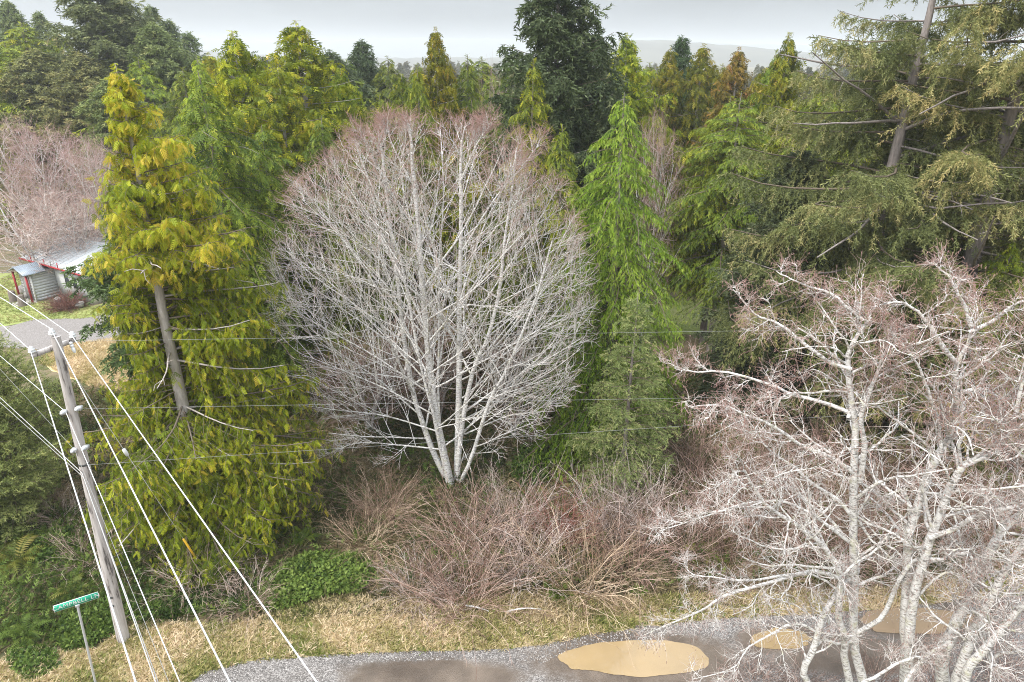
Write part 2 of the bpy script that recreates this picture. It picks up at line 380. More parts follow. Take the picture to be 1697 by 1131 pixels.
def gravel_mat(name, dark, lite, wet=None):
    m, n, l, b = newmat(name); v = objpos(n, l)
    vo = n.new('ShaderNodeTexVoronoi'); vo.inputs['Scale'].default_value = 38; l.new(v, vo.inputs['Vector'])
    vs = n.new('ShaderNodeSeparateColor'); l.new(vo.outputs['Color'], vs.inputs[0])
    r = ramp(n, l, vs.outputs[0], [(.0, dark), (.6, tuple(.62 * a + .38 * c for a, c in zip(dark, lite))), (.97, lite)])
    c = r.outputs[0]; b.inputs['Roughness'].default_value = .9
    if wet:
        f = noise(n, l, v, 1.3, 6, .65); f2 = noise(n, l, v, .5, 4, .6)
        acc = None
        for (cx, cy, rx, ry) in MUD:
            c0 = gp(cx, cy); ex = abs(gp(cx + rx, cy).x - c0.x); ey = abs(gp(cx, cy - ry).y - c0.y) + .12
            mp_ = n.new('ShaderNodeMapping'); mp_.inputs['Location'].default_value = (-c0.x / ex, -c0.y / ey, 0); mp_.inputs['Scale'].default_value = (1 / ex, 1 / ey, 0); l.new(v, mp_.inputs[0])
            ln = n.new('ShaderNodeVectorMath'); ln.operation = 'LENGTH'; l.new(mp_.outputs[0], ln.inputs[0])
            if acc is None: acc = ln.outputs['Value']
            else:
                mi = n.new('ShaderNodeMath'); mi.operation = 'MINIMUM'; l.new(acc, mi.inputs[0]); l.new(ln.outputs['Value'], mi.inputs[1]); acc = mi.outputs[0]
        ad = n.new('ShaderNodeMath'); ad.operation = 'MULTIPLY_ADD'; l.new(f, ad.inputs[0]); ad.inputs[1].default_value = 1.1; l.new(acc, ad.inputs[2])
        mr = n.new('ShaderNodeMapRange'); l.new(ad.outputs[0], mr.inputs[0]); mr.inputs[1].default_value = 1.38; mr.inputs[2].default_value = 1.75; mr.inputs[3].default_value = 1; mr.inputs[4].default_value = 0
        wn = ramp(n, l, f, [(.3, tuple(.75 * q for q in wet)), (.7, tuple(1.25 * q for q in wet))])
        c = mixc(n, l, mr.outputs[0], c, wn.outputs[0])
        dk = ramp(n, l, f2, [(.35, (.55, .52, .50)), (.6, (1, 1, 1))]); c = mul(n, l, c, dk.outputs[0])
        rg = n.new('ShaderNodeMapRange'); l.new(mr.outputs[0], rg.inputs[0]); rg.inputs[3].default_value = .9; rg.inputs[4].default_value = .42; l.new(rg.outputs[0], b.inputs['Roughness'])
    l.new(c, b.inputs['Base Color']); bump(n, l, vo.outputs['Distance'], b, .6, .02); return m
M['road'] = gravel_mat('wet_gravel', (.095, .085, .078), (.42, .39, .37), (.155, .120, .092))
M['drive'] = gravel_mat('drive_gravel', (.17, .15, .14), (.33, .30, .285))

# one ground sheet out to the horizon
xs = np.concatenate([-np.geomspace(9000, 90, 12), np.linspace(-80, 80, 41), np.geomspace(90, 9000, 12)])
ys = np.concatenate([-np.geomspace(3000, 40, 8), np.linspace(-30, 120, 41), np.geomspace(140, 9000, 14)])
gx, gy = np.meshgrid(xs, ys, indexing='ij'); nx, ny = gx.shape
G0 = Geo(); ii, jj = np.meshgrid(np.arange(nx - 1), np.arange(ny - 1), indexing='ij'); q = (ii * ny + jj).ravel()
G0.add(np.stack([gx, gy, 0 * gx], -1), np.stack([q, q + ny, q + ny + 1, q + 1], -1), .5)
tag(link('ground', G0.mesh('ground', M['ground'])), kind='structure')

PX = lambda L: [gp(*p) for p in L]
road_far = PX([(290, 1150), (340, 1115), (420, 1097), (560, 1085), (700, 1080), (830, 1078), (900, 1070), (960, 1056), (1040, 1044), (1120, 1033), (1200, 1026), (1320, 1020), (1450, 1012), (1560, 1000), (1697, 986), (1900, 965), (2300, 930)])
road = road_far + [Vector((70, 20, 0)), Vector((30, 14.6, 0)), Vector((20, 13.6, 0)), Vector((10, 12.6, 0)), Vector((3, 11.4, 0)), Vector((-3, 9.6, 0)), Vector((-8, 6, 0)), Vector((-12, 8, 0)), Vector((-10.5, 11.5, 0))]
verge = PX([(-250, 1300), (-200, 1180), (0, 1095), (40, 1075), (110, 1080), (160, 1075), (200, 1045), (260, 1030), (330, 1035), (420, 1030), (470, 1010), (560, 990), (640, 992), (760, 1008), (860, 985), (980, 985), (1060, 990), (1150, 985), (1250, 985), (1340, 985), (1480, 975), (1560, 958), (1697, 945), (1900, 920), (2300, 890)]) + road_far[::-1] + [Vector((-10, 11.5, 0)), Vector((-14, 9, 0))]
sheet('verge', verge, .008, M['verge'], .10, .35, 3)
sheet('road', road, .016, M['road'], .05, .3, 4)
sheet('path', PX([(-60, 575), (-60, 548), (20, 540), (57, 530), (141, 527), (200, 520), (240, 530), (250, 548), (158, 566), (101, 570), (84, 583), (50, 577)]), .012, M['drive'], .1, .5, 5)
sheet('lawn', PX([(-80, 490), (-60, 455), (30, 452), (52, 470), (60, 500), (100, 505), (145, 508), (200, 500), (230, 510), (200, 525), (141, 529), (57, 532), (0, 542), (-60, 548)]), .008, M['lawn'], .12, .5, 6)
sheet('lawn', PX([(90, 400), (110, 372), (200, 366), (260, 372), (240, 400), (170, 405)]), .008, M['lawn'], .15, .8, 7)
sheet('lawn', PX([(1000, 548), (1060, 512), (1150, 498), (1290, 494), (1420, 500), (1520, 510), (1480, 545), (1330, 552), (1230, 550), (1100, 558)]), .008, M['lawn'], .15, .6, 8)
sheet('field', PX([(84, 585), (101, 571), (158, 567), (250, 550), (300, 560), (330, 640), (240, 660), (150, 640), (100, 625), (60, 600)]), .008, M['field'], .12, .5, 9)

def puddle_mat(name, col, rough=.02):
    m, n, l, b = newmat(name)
    f = noise(n, l, objpos(n, l), .9, 3)
    r = ramp(n, l, f, [(.3, tuple(.93 * c for c in col)), (.7, tuple(1.07 * c for c in col))])
    l.new(r.outputs[0], b.inputs['Base Color']); b.inputs['Roughness'].default_value = rough; b.inputs['Specular IOR Level'].default_value = .5
    return m
M['puddle'] = puddle_mat('muddy_water', (.33, .235, .125)); M['puddle2'] = puddle_mat('brown_water', (.28, .20, .13))
def puddle(cx, cy, rx, ry, mat, seed, z=.030, name='puddle'):
    g = np.random.default_rng(seed); a = np.linspace(0, 2 * np.pi, 26)[:-1]
    k = 1 + .05 * np.sin(3 * a + seed) + .03 * np.sin(7 * a + 2 * seed) + g.normal(0, .035, 25)
    pts = [gp(cx + rx * math.cos(t) * q, cy + ry * math.sin(t) * q) for t, q in zip(a, k)]
    return sheet(name, smooth_path(pts + [pts[0]], 90)[:-1], z, mat, .012, .08, seed)
puddle(1056, 1092, 124, 30, M['puddle'], 11)
puddle(1293, 1061, 50, 17, M['puddle'], 13)
puddle(1520, 1030, 95, 22, M['puddle2'], 15)

# loose stones along the road edges
def stones(n, poly, seed, size, cols):
    g = np.random.default_rng(seed); p = scatter(g, poly, n); G = Geo()
    V = np.array([[1, 0, 0], [0, 1, 0], [-1, 0, 0], [0, -1, 0], [0, 0, .8], [.0, .0, -.3]]); F = np.array([[0, 1, 4, 4], [1, 2, 4, 4], [2, 3, 4, 4], [3, 0, 4, 4]])
    V = np.array([[1, .2, 0], [.1, 1, 0], [-1, .1, 0], [0, -1, 0], [.5, .1, .7], [0, .5, .65], [-.5, .05, .7], [0, -.5, .75]])
    F = np.array([[0, 1, 5, 4], [1, 2, 6, 5], [2, 3, 7, 6], [3, 0, 4, 7], [4, 5, 6, 7]])
    s = size * g.uniform(.5, 1.5, n); a = g.random(n) * 6.28; ca, sa = np.cos(a)[:, None], np.sin(a)[:, None]
    X = V[None, :, 0] * ca - V[None, :, 1] * sa; Y = V[None, :, 0] * sa + V[None, :, 1] * ca
    O = np.stack([X, Y * .8, np.broadcast_to(V[None, :, 2], X.shape)], -1) * s[:, None, None] + p[:, None, :]; O[:, :, 2] += .014
    G.add(O, F[None] + (np.arange(n) * 8)[:, None, None], np.repeat(g.random(n), 8)); return G
M['stone'] = leaf_mat('stone', [(0, (.08, .075, .07)), (.55, (.19, .175, .165)), (1, (.46, .43, .41))], 0, .8)
edge = road_far[:14] + PX([(1560, 1030), (1320, 1040), (1160, 1050), (960, 1072), (900, 1100), (830, 1092), (560, 1100), (420, 1120), (380, 1150)])
tag(link('gravel', stones(7000, edge, 21, .019, 0).mesh('gravel', M['stone'])), kind='stuff')

# ------------------------------------------------------------------ grass and undergrowth nobody could count
def tuft(n, spread, wd):
    V, F = [], []
    g = np.random.default_rng(5)
    for i in range(n):
        az = i * 2.4; d = np.array([1.0, spread * math.cos(az), spread * math.sin(az)]); d /= np.linalg.norm(d); L = .7 + .3 * g.random()
        q = np.cross(d, [0, math.cos(az + .6), math.sin(az + .6)]); q /= np.linalg.norm(q); k = len(V); dro = np.array([-.25, .35 * math.cos(az), .35 * math.sin(az)]) * spread
        V += [q * wd - d * .05, -q * wd - d * .05, d * L * .55 - q * wd, d * L * .55 + q * wd, d * L + dro * .5 - q * wd * .2, d * L + dro * .5 + q * wd * .2]
        F += [[k, k + 1, k + 2, k + 3], [k + 3, k + 2, k + 4, k + 5]]
    return np.array(V), np.array(F)
T_TUFT = tuft(5, .9, .055); T_FLAT = tuft(5, 2.2, .05)
def patch(name, poly, n, tmpl, size, tint, tv, mat, seed, upw=1.0, tilt=.35, zmin=0.0, zmax=0.0, clump=0):
    g = np.random.default_rng(seed); p = scatter(g, poly, n); n = len(p)
    t = tint + tv * g.normal(size=n)
    if clump:
        f = np.zeros(n)
        for q in range(14):
            k = g.normal(0, 1.3, 2); f += np.sin(p[:, 0] * k[0] + p[:, 1] * k[1] + g.random() * 6.28)
        t += tv * .42 * f
    p[:, 2] = g.uniform(zmin, zmax, n) if zmax > 0 else 0
    a = UP * upw + tilt * g.normal(size=(n, 3)); G = Geo()
    instance(G, tmpl, p, a, g.normal(size=(n, 3)), size * g.uniform(.5, 1.4, n), np.ones(n), np.clip(t, 0, 1), .1)
    return tag(link(name, G.mesh(name, M[mat])), kind='stuff')
patch('verge_grass', verge, 24000, T_TUFT, .16, .55, .20, 'grass', 31, 1, .6, clump=1)
patch('verge_weeds', verge, 1500, T_HEM_S, .16, .6, .2, 'leafy', 37, .5, .7, clump=1)
patch('verge_grass', verge, 5000, T_TUFT, .20, .70, .22, 'grass', 38, 1, .7, clump=1)
patch('leaf_litter', PX([(420, 1012), (560, 975), (760, 985), (900, 965), (1100, 965), (1340, 970), (1500, 960), (1697, 930), (1697, 960), (1340, 1000), (1100, 1015), (960, 1030), (840, 1035), (620, 1020), (470, 1030)]), 7000, T_FLAT, .15, .68, .17, 'litter', 36, .8, .7, clump=1)
under = PX([(-200, 1090), (0, 1085), (110, 1075), (205, 1040), (420, 1025), (470, 1005), (640, 988), (860, 980), (1150, 980), (1480, 970), (1697, 940), (1950, 915), (1950, 600), (1500, 580), (1150, 590), (900, 640), (550, 640), (330, 660), (100, 640), (-200, 700)])
patch('undergrowth', under, 42000, T_FLAT, .34, .42, .20, 'litter', 32, 1, .6, clump=1)
patch('undergrowth', under, 16000, T_HEM_S, .30, .42, .2, 'leafy', 33, .5, .8, 0, .35, clump=1)
patch('undergrowth', PX([(-60, 1120), (0, 1080), (110, 1070), (205, 1035), (420, 1020), (440, 960), (330, 900), (150, 850), (0, 850), (-100, 900)]), 9000, T_HEM_S, .20, .5, .22, 'leafy', 39, .6, .8, 0, .3, clump=1)
patch('field_grass', PX([(84, 585), (101, 571), (158, 567), (250, 550), (300, 560), (330, 640), (240, 660), (150, 640), (60, 600)]), 9000, T_TUFT, .22, .72, .12, 'grass', 34, 1, .6, clump=1)
patch('lawn_grass', PX([(-80, 490), (30, 452), (60, 500), (145, 508), (230, 510), (141, 529), (57, 532), (-60, 548)]), 6000, T_TUFT, .12, .2, .12, 'grass', 35, 1, .5, clump=1)

# ------------------------------------------------------------------ far hills, far forest
def hill_mesh(name, Y, pts, depth, col, seed):
    g = np.random.default_rng(seed); n = 140; X = np.linspace(-.95 * Y, .95 * Y, n); G = Geo()
    px = 848.5 + X / Y * FPX * 1.07
    hz = np.interp(px, [p[0] for p in pts], [p[1] for p in pts])
    top = np.array([pp(848, y, Y).z for y in hz]) + np.cumsum(g.normal(0, .25, n)) * .4 + g.normal(0, Y * .0005, n)
    rows = []
    for k in np.linspace(0, 1, 7): rows.append(np.stack([X, np.full(n, Y + (k - .5) * depth), np.maximum(-1, top * math.sin(math.pi * k) ** .7 - (.5 if k in (0, 1) else 0))], -1))
    V = np.stack(rows); i, j = np.meshgrid(np.arange(6), np.arange(n - 1), indexing='ij'); q = (i * n + j).ravel()
    G.add(V, np.stack([q, q + 1, q + n + 1, q + n], -1), .5)
    m = flat_mat(name + '_wood', col, .95, .35, .02); o = tag(link(name, G.mesh(name, m)), kind='structure'); return o
hill_mesh('hills', 3200, [(0, 40), (350, 62), (500, 72), (600, 65), (700, 63), (820, 65), (1000, 66), (1080, 62), (1200, 72), (1320, 74), (1500, 80), (1697, 84)], 900, (.07, .085, .08), 1)
hill_mesh('hills', 1500, [(0, 60), (500, 96), (640, 97), (830, 95), (1000, 72), (1060, 66), (1120, 68), (1200, 76), (1290, 84), (1400, 92), (1697, 95)], 500, (.085, .08, .055), 2)
# ------------------------------------------------------------------ hero conifers
CEDAR = dict(e=(-.25, .45), droop=.25, up=.22, sd=5.6, lr=.44, lmin=.25, sang=52, sdr=.5, sp=13.5, size=.25, wid=.72, tmpl=T_CEDAR, tvar=.24, al=.6, la=.55, dn=.95, rn=.38, nup=.1, nout=.9, nrn=.5, lean=1)
HEM = dict(tvar=.22, e=(-.15, .35), droop=.45, sd=5, lr=.42, lmin=.2, sang=46, sdr=.5, sp=8, size=.28, wid=.75, tmpl=T_HEM, al=1.0, la=.6, dn=.45, rn=.22, nup=1.0, nrn=.35, lean=.6)
SPRUCE = dict(tvar=.22, e=(-.2, .6), droop=.25, up=.25, sd=5, lr=.34, lmin=.2, sang=55, sdr=.75, sp=6, size=.30, wid=1.0, tmpl=T_SPR, al=.8, la=.5, dn=.6, rn=.3, nup=.3, nrn=1, lean=.5)

# the big cedar left of centre: its bare trunk shows on the side facing the road
b = gp(349, 880); CEDAR_FRONT = math.atan2(-b.y, -b.x)

def cedar_gap(z, phi, g):
    d = (phi - CEDAR_FRONT + math.pi) % (2 * math.pi) - math.pi
    if 5.3 < z < 10.0 and abs(d) < .85: return False
    return not (12.2 < z < 14.6 and g.random() < .25)
R1 = prof([(0, 3.0), (.12, 3.7), (.28, 3.7), (.40, 2.9), (.6, 2.75), (.75, 2.1), (.84, 1.35), (.90, .7), (.95, .4), (1, .10)])
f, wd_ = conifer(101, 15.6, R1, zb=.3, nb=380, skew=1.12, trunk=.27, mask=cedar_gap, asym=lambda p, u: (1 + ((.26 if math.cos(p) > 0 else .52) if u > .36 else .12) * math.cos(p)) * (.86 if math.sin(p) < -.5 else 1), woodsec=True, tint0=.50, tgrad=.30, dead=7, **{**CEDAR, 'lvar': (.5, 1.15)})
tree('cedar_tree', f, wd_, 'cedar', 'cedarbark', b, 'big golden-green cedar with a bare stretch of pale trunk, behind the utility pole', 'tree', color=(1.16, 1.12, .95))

# bright hemlock right of the round alder
b = gp(1003, 752)
R2 = prof([(0, 3.6), (.15, 3.8), (.35, 2.9), (.6, 2.4), (.8, 1.9), (.9, 1.0), (1, .2)])
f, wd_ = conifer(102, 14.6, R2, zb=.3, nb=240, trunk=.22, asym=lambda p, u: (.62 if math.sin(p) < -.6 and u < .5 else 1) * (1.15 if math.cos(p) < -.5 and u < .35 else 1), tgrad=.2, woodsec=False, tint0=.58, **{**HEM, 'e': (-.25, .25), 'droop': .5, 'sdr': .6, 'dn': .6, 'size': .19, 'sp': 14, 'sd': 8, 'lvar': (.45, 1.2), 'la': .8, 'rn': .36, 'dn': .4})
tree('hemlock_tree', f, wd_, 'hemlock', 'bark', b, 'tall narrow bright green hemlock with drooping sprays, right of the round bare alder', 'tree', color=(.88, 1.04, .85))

# young spruce in front of it
b = gp(1030, 818)
R3 = prof([(0, 1.95), (.3, 1.75), (.6, 1.15), (.85, .5), (1, .1)])
f, wd_ = conifer(103, 8.1, R3, zb=.25, nb=105, trunk=.09, tint0=.62, **{**SPRUCE, 'sd': 8, 'sp': 8, 'size': .21, 'sdr': .2, 'up': .1, 'dn': .15, 'e': (-.05, .7), 'lr': .38, 'bare': .2})
tree('young_spruce', f, wd_, 'spruce', 'bark', b, 'small pale green young spruce standing before the tall bright hemlock', 'tree', color=(1.35, 1.5, 1.15))

# layered hemlock with its trunk showing
b = gp(1176, 588)
R4 = prof([(0, 2.8), (.25, 3.5), (.5, 3.4), (.75, 2.4), (.9, 1.3), (1, .2)])
f, wd_ = conifer(104, 14.1, R4, zb=3.6, nb=135, trunk=.24, tint0=.52, mask=lambda z, p, g: not (6.6 < z < 8.0 and abs((p + 1.9 + math.pi) % 6.2832 - math.pi) < .7), **{**HEM, 'sdr': .25, 'dn': .22, 'droop': .28, 'size': .23, 'sp': 11, 'sd': 7.5})
hemL = tree('hemlock_tree', f, wd_, 'hemlock', 'bark', b, 'hemlock in flat layered tiers with trunk showing, right of the tall bright hemlock', 'tree')

# big sweeping spruces on the right
R5 = prof([(0, 4.5), (.2, 5.4), (.5, 5.6), (.75, 4.6), (.9, 2.4), (1, .3)])
SW = {**SPRUCE, 'sd': 7.5, 'lr': .26, 'lmin': .40, 'sdr': .8, 'sp': 9, 'size': .37, 'dn': .6, 'rn': .4, 'e': (-.15, .22), 'droop': .28, 'up': .30, 'bare': .07, 'tint0': .46, 'pale': .3, 'cone': .3, 'dead': 14}
Xs = pp(1490, 215, 28)
f, wd_ = conifer(105, 22, R5, zb=2.5, nb=165, trunk=.40, bs=.008, wob=.2, **{**SW, 'lean': 1.2}, mask=lambda z, p, g: not (z > 12.0 and (g.random() < .30 or (abs((p + 2.07 + math.pi) % 6.2832 - math.pi) < .8 and g.random() < .9))))
tree('spruce_tree', f, wd_, 'spruce', 'bark', (Xs.x, 28, 0), 'great dark spruce with long sweeping boughs and bare grey trunk, second from the right edge', 'tree', color=(1.22, 1.22, .95))
Xs = pp(1648, 290, 26.5)
f, wd_ = conifer(106, 21, R5, zb=2, nb=150, trunk=.46, bs=.008, wob=.2, **SW, mask=lambda z, p, g: not ((7.5 < z < 13 and abs((p + 2.2 + math.pi) % 6.2832 - math.pi) < 1.1) or (z > 12 and g.random() < .3)))
tree('spruce_tree', f, wd_, 'spruce', 'bark', (Xs.x, 26.5, 0), 'great spruce with tan cone-laden bough tips and thick trunk, at the right edge', 'tree', color=(1.32, 1.25, .95))

# shore pines at the left edge
PINE = {**SPRUCE, 'sd': 6, 'sp': 7, 'sdr': .1, 'dn': 0, 'size': .24, 'e': (.1, 1.0), 'droop': .2, 'up': .2, 'lr': .42, 'rn': .5, 'toplead': .2}
R6 = prof([(0, 2.2), (.3, 2.5), (.6, 2.1), (.85, 1.35), (1, .5)])
f, wd_ = conifer(107, 6.6, R6, zb=.4, nb=150, trunk=.16, tint0=.55, **PINE)
pineA = tree('shore_pine', f, wd_, 'pine', 'bark', gp(28, 852), 'big dense dark green pine at the left edge, behind the wires', 'tree', 'dark pines at the left edge', color=(2.1, 2.0, 1.7))
def again(src, loc, label, rz=1.0, s=(1, 1, 1), color=None, cat='tree', group=None, name=None, tilt=None):
    r = link(name or src[0].name.split('.')[0], None, None, loc, rz); r.empty_display_size = .3; r.scale = s
    if tilt: r.rotation_euler = (tilt[0], tilt[1], rz)
    tag(r, label, cat, group)
    link('trunk', src[2], r); link('crown', src[1], r, color=color)
    return r
again(pineA, gp(-22, 745), 'lower dark pine at the left edge, by the gravel drive', 2.2, (.62, .62, .88), group='dark pines at the left edge')
again(pineA, gp(-75, 905), 'pine cut by the left edge, below the big dense pine', 4.0, (.8, .8, .75), group='dark pines at the left edge')

# ------------------------------------------------------------------ trees of the middle distance: a few shapes, each copied as a tree of its own
SRC = {}
def kind_mesh(key, seed, h, R, fm, wm, **kw):
    f, w_ = conifer(seed, h, R, **kw); SRC[key] = (None, f.mesh('crown', M[fm]), w_.mesh('trunk', M[wm], True), h)
CM = {**CEDAR, 'tmpl': T_CEDAR_S, 'size': .37, 'sd': 4.4, 'sp': 7, 'wid': .75, 'lvar': (.45, 1.2)}
HM = {**HEM, 'tmpl': T_HEM_S, 'size': .33, 'sd': 5, 'sp': 8, 'wid': .8, 'lvar': (.5, 1.15)}
SM = {**SPRUCE, 'tmpl': T_SPR_S, 'size': .48, 'sd': 4.8, 'sp': 6.5, 'lvar': (.5, 1.15)}
kind_mesh('cedar', 201, 16, prof([(0, 3.0), (.3, 3.3), (.6, 3.0), (.8, 2.1), (.9, 1.1), (.95, .5), (1, .12)]), 'cedar', 'cedarbark', zb=.6, nb=190, trunk=.24, **CM)
kind_mesh('cedar2', 202, 16, prof([(0, 3.2), (.3, 3.2), (.6, 2.6), (.8, 1.6), (.92, .7), (1, .12)]), 'cedar', 'cedarbark', zb=.6, nb=170, trunk=.24, **CM)
kind_mesh('hemlock', 203, 15, prof([(0, 2.8), (.3, 3.2), (.6, 2.9), (.8, 2.0), (.9, 1.1), (.95, .5), (1, .12)]), 'hemlock', 'bark', zb=.8, nb=170, trunk=.22, **HM)
kind_mesh('hemlock2', 204, 15, prof([(0, 2.6), (.4, 2.5), (.7, 1.9), (.85, 1.2), (1, .12)]), 'hemlock', 'bark', zb=.8, nb=170, trunk=.2, **{**HM, 'sdr': .3, 'dn': .3})
kind_mesh('spruce', 205, 20, prof([(0, 3.6), (.4, 3.4), (.7, 2.7), (.85, 1.8), (.94, .9), (1, .12)]), 'spruce', 'bark', zb=1, nb=190, trunk=.3, **SM)
kind_mesh('spruce2', 206, 20, prof([(0, 3.3), (.4, 2.9), (.7, 2.0), (.85, 1.2), (1, .1)]), 'spruce', 'bark', zb=1, nb=180, trunk=.28, **{**SM, 'sdr': .4, 'up': .35})
kind_mesh('hemlock_high', 207, 15, prof([(0, 2.2), (.3, 3.2), (.6, 2.9), (.8, 2.1), (.93, 1.0), (1, .15)]), 'hemlock', 'bark', zb=5, nb=140, trunk=.22, **HM)
kind_mesh('spruce_high', 208, 20, prof([(0, 3.0), (.15, 3.6), (.6, 3.0), (.85, 1.8), (1, .12)]), 'spruce', 'bark', zb=8, nb=130, trunk=.3, **SM)
NAMES = {'spruce_high': 'spruce_tree', 'hemlock_high': 'hemlock_tree', 'cedar': 'cedar_tree', 'cedar2': 'cedar_tree', 'hemlock': 'hemlock_tree', 'hemlock2': 'hemlock_tree', 'spruce': 'spruce_tree', 'spruce2': 'spruce_tree'}
RB = {'spruce_high': 3.6, 'hemlock_high': 3.2, 'cedar': 3.3, 'cedar2': 3.2, 'hemlock': 3.2, 'hemlock2': 2.6, 'spruce': 3.6, 'spruce2': 3.3}
def wood_tree(kind, px, py, Y, rad, color, label, group=None, rz=None):
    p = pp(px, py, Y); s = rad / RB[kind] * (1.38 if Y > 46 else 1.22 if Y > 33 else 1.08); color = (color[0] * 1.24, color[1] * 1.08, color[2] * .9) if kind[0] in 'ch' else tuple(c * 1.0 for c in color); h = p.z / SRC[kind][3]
    again(SRC[kind], (p.x, Y, 0), label, rz if rz is not None else px * .7 + Y, (s, s, h), color, 'tree', group, NAMES[kind])
W = wood_tree
NB = (1, 1, 1)
# left of centre
W('spruce_high', 230, 330, 27.5, 3.0, (.75, 1.0, .72), 'dark green spruce reaching out left from behind the big golden cedar')
W('hemlock', 335, 128, 30, 3.5, (.82, .92, 1.0), 'round full blue-green hemlock right behind the big golden cedar')
W('hemlock2', 432, 215, 33, 2.7, (.72, .85, .9), 'shorter dark green hemlock between the big golden cedar and the round bare alder')
W('cedar', 392, 60, 41, 3.5, (.92, 1.0, .7), 'golden cedar with rounded top, left of the twin behind the blue-green hemlock', 'twin golden cedars')
W('cedar2', 492, 42, 42, 4.6, (.85, .9, .8), 'broad golden cedar with pointed brown top, above the left of the round alder', 'twin golden cedars')
W('cedar', 560, 120, 47, 2.6, (.70, .85, .8), 'dull olive cedar at the right shoulder of the broad golden cedar')
W('hemlock', 530, 200, 35, 2.8, (.62, .72, .7), 'olive hemlock half hidden behind the upper left of the round alder')
# behind the alder
W('hemlock', 590, 265, 31, 2.8, (.58, .60, .55), 'dull olive hemlock seen through the left half of the round alder', 'dull conifers behind the round alder')  # crowns of this group carry a darker, duller olive tint
W('hemlock2', 672, 215, 34, 3.2, (.62, .61, .55), 'dull olive hemlock seen through the middle of the round alder, left of its tallest fork', 'dull conifers behind the round alder')
W('cedar', 775, 225, 33, 3.0, (.54, .58, .58), 'dull olive cedar seen through the right half of the round alder', 'dull conifers behind the round alder')
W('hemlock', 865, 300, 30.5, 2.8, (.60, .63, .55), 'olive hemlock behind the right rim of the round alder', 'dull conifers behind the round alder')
W('cedar2', 720, 52, 45, 2.3, (.75, .68, .85), 'slim cedar with dark brown spire, above the middle of the round alder')
W('hemlock', 690, 120, 42, 2.0, (1.0, 1.0, .8), 'bright green hemlock tucked left below the slim brown-topped cedar')
W('hemlock', 772, 98, 47, 2.5, (.78, .82, .75), 'olive rounded hemlock right of the slim brown-topped cedar')
W('spruce', 600, 70, 66, 2.6, (.68, .85, .85), 'bluish spruce with forked top in the hazy gap left of the slim cedar')
W('hemlock', 640, 98, 64, 3.4, (.72, .72, .72), 'hazy olive hemlock in the gap between the broad golden cedar and slim cedar')
W('hemlock2', 575, 105, 60, 2.8, (.62, .72, .75), 'hazy dark hemlock just right of the broad golden cedar')
W('cedar', 665, 128, 56, 2.4, (.66, .75, .8), 'small hazy cedar low in the gap left of the slim cedar')
W('hemlock2', 812, 130, 50, 2.2, (.85, .95, .85), 'green hemlock under the left side of the tall dark spruce')
W('hemlock', 628, 165, 40, 2.6, (.85, .85, .75), 'olive hemlock between the broad golden cedar and slim cedar, over the round alder')
W('cedar', 455, 120, 38, 3.0, (.8, .85, .8), 'golden-green cedar between the twin golden cedars and the blue-green hemlock')
# right of centre, back
W('spruce', 925, -60, 38, 3.7, (.62, .74, .66), 'tall dark spruce rising out of the top of the picture, above the centre')
W('spruce2', 985, 60, 43, 2.4, (.66, .78, .70), 'thin dark spruce against the right side of the tall dark spruce')
W('hemlock2', 848, 95, 44, 2.4, (.5, .62, .6), 'dark hemlock at the left foot of the tall dark spruce')
W('hemlock2', 882, 108, 32, 1.9, (1.15, 1.05, .8), 'yellow-green young hemlock before the tall dark spruce, right of the round alder top')
W('hemlock2', 932, 215, 30, 1.7, (1.0, 1.0, .9), 'green young hemlock between the yellow-green hemlock and tall bright hemlock')
W('cedar', 1042, 62, 52, 2.9, (.80, .92, .85), 'yellow-green cedar against the sky, right of the tall dark spruce')
W('cedar2', 1108, 84, 54, 2.0, (.60, .56, .9), 'brown-tinged cedar left of the small dark fir against the hills')
W('spruce2', 1132, 64, 62, 2.0, (.5, .75, .6), 'small dark fir with bare spire against the hills')
W('cedar2', 1162, 78, 55, 2.6, (.58, .56, .95), 'brown-tinged cedar just right of the small dark fir')
W('cedar2', 1228, 84, 50, 2.3, (.66, .46, 1.5), 'rusty brown cedar with thin spire, above the layered hemlock')
W('cedar', 1312, 62, 44, 2.2, (.66, .68, 1.0), 'yellow-brown cedar at the left edge of the big sweeping spruce')
W('hemlock', 1285, 92, 47, 2.0, (.8, .95, .8), 'green hemlock between the rusty cedar and the yellow-brown cedar')
W('hemlock_high', 1210, 168, 38, 2.5, (1.1, 1.05, .8), 'bright hemlock top rising behind the layered hemlock')
W('hemlock_high', 1090, 195, 39, 2.2, (.95, .95, .8), 'green hemlock between the tall bright hemlock and layered hemlock')
W('spruce', 1010, 150, 40, 2.4, (.7, .8, .75), 'dark spruce directly behind the top of the tall bright hemlock')
# right, behind the sweeping spruces
W('hemlock_high', 1368, 150, 40, 3.0, (.95, .95, .85), 'yellow-green hemlock behind the lower left boughs of the big sweeping spruce')
W('spruce', 1330, 250, 31, 3.2, (.78, .85, .85), 'dull grey-green spruce left of the big sweeping spruce trunk')
W('hemlock', 1450, 110, 45, 3.0, (1.05, 1.0, .8), 'yellow-green hemlock showing through the boughs beside the bare spruce trunk')
W('hemlock', 1585, 150, 43, 3.2, (1.0, 1.0, .8), 'yellow-green hemlock showing between the two sweeping spruces')
W('spruce', 1455, 330, 29, 2.8, (.8, .85, .85), 'low grey-green spruce below the big sweeping spruce, over the near alders')
W('spruce', 1560, 330, 30, 2.8, (.75, .85, .8), 'low dark spruce below and between the two sweeping spruces')
W('hemlock', 1680, 400, 25, 2.0, (1.0, 1.05, .85), 'leafy green young hemlock under the spruce at the right edge')
W('hemlock2', 1700, 120, 42, 3.0, (.9, .95, .8), 'green hemlock at the far right edge behind the thick spruce')
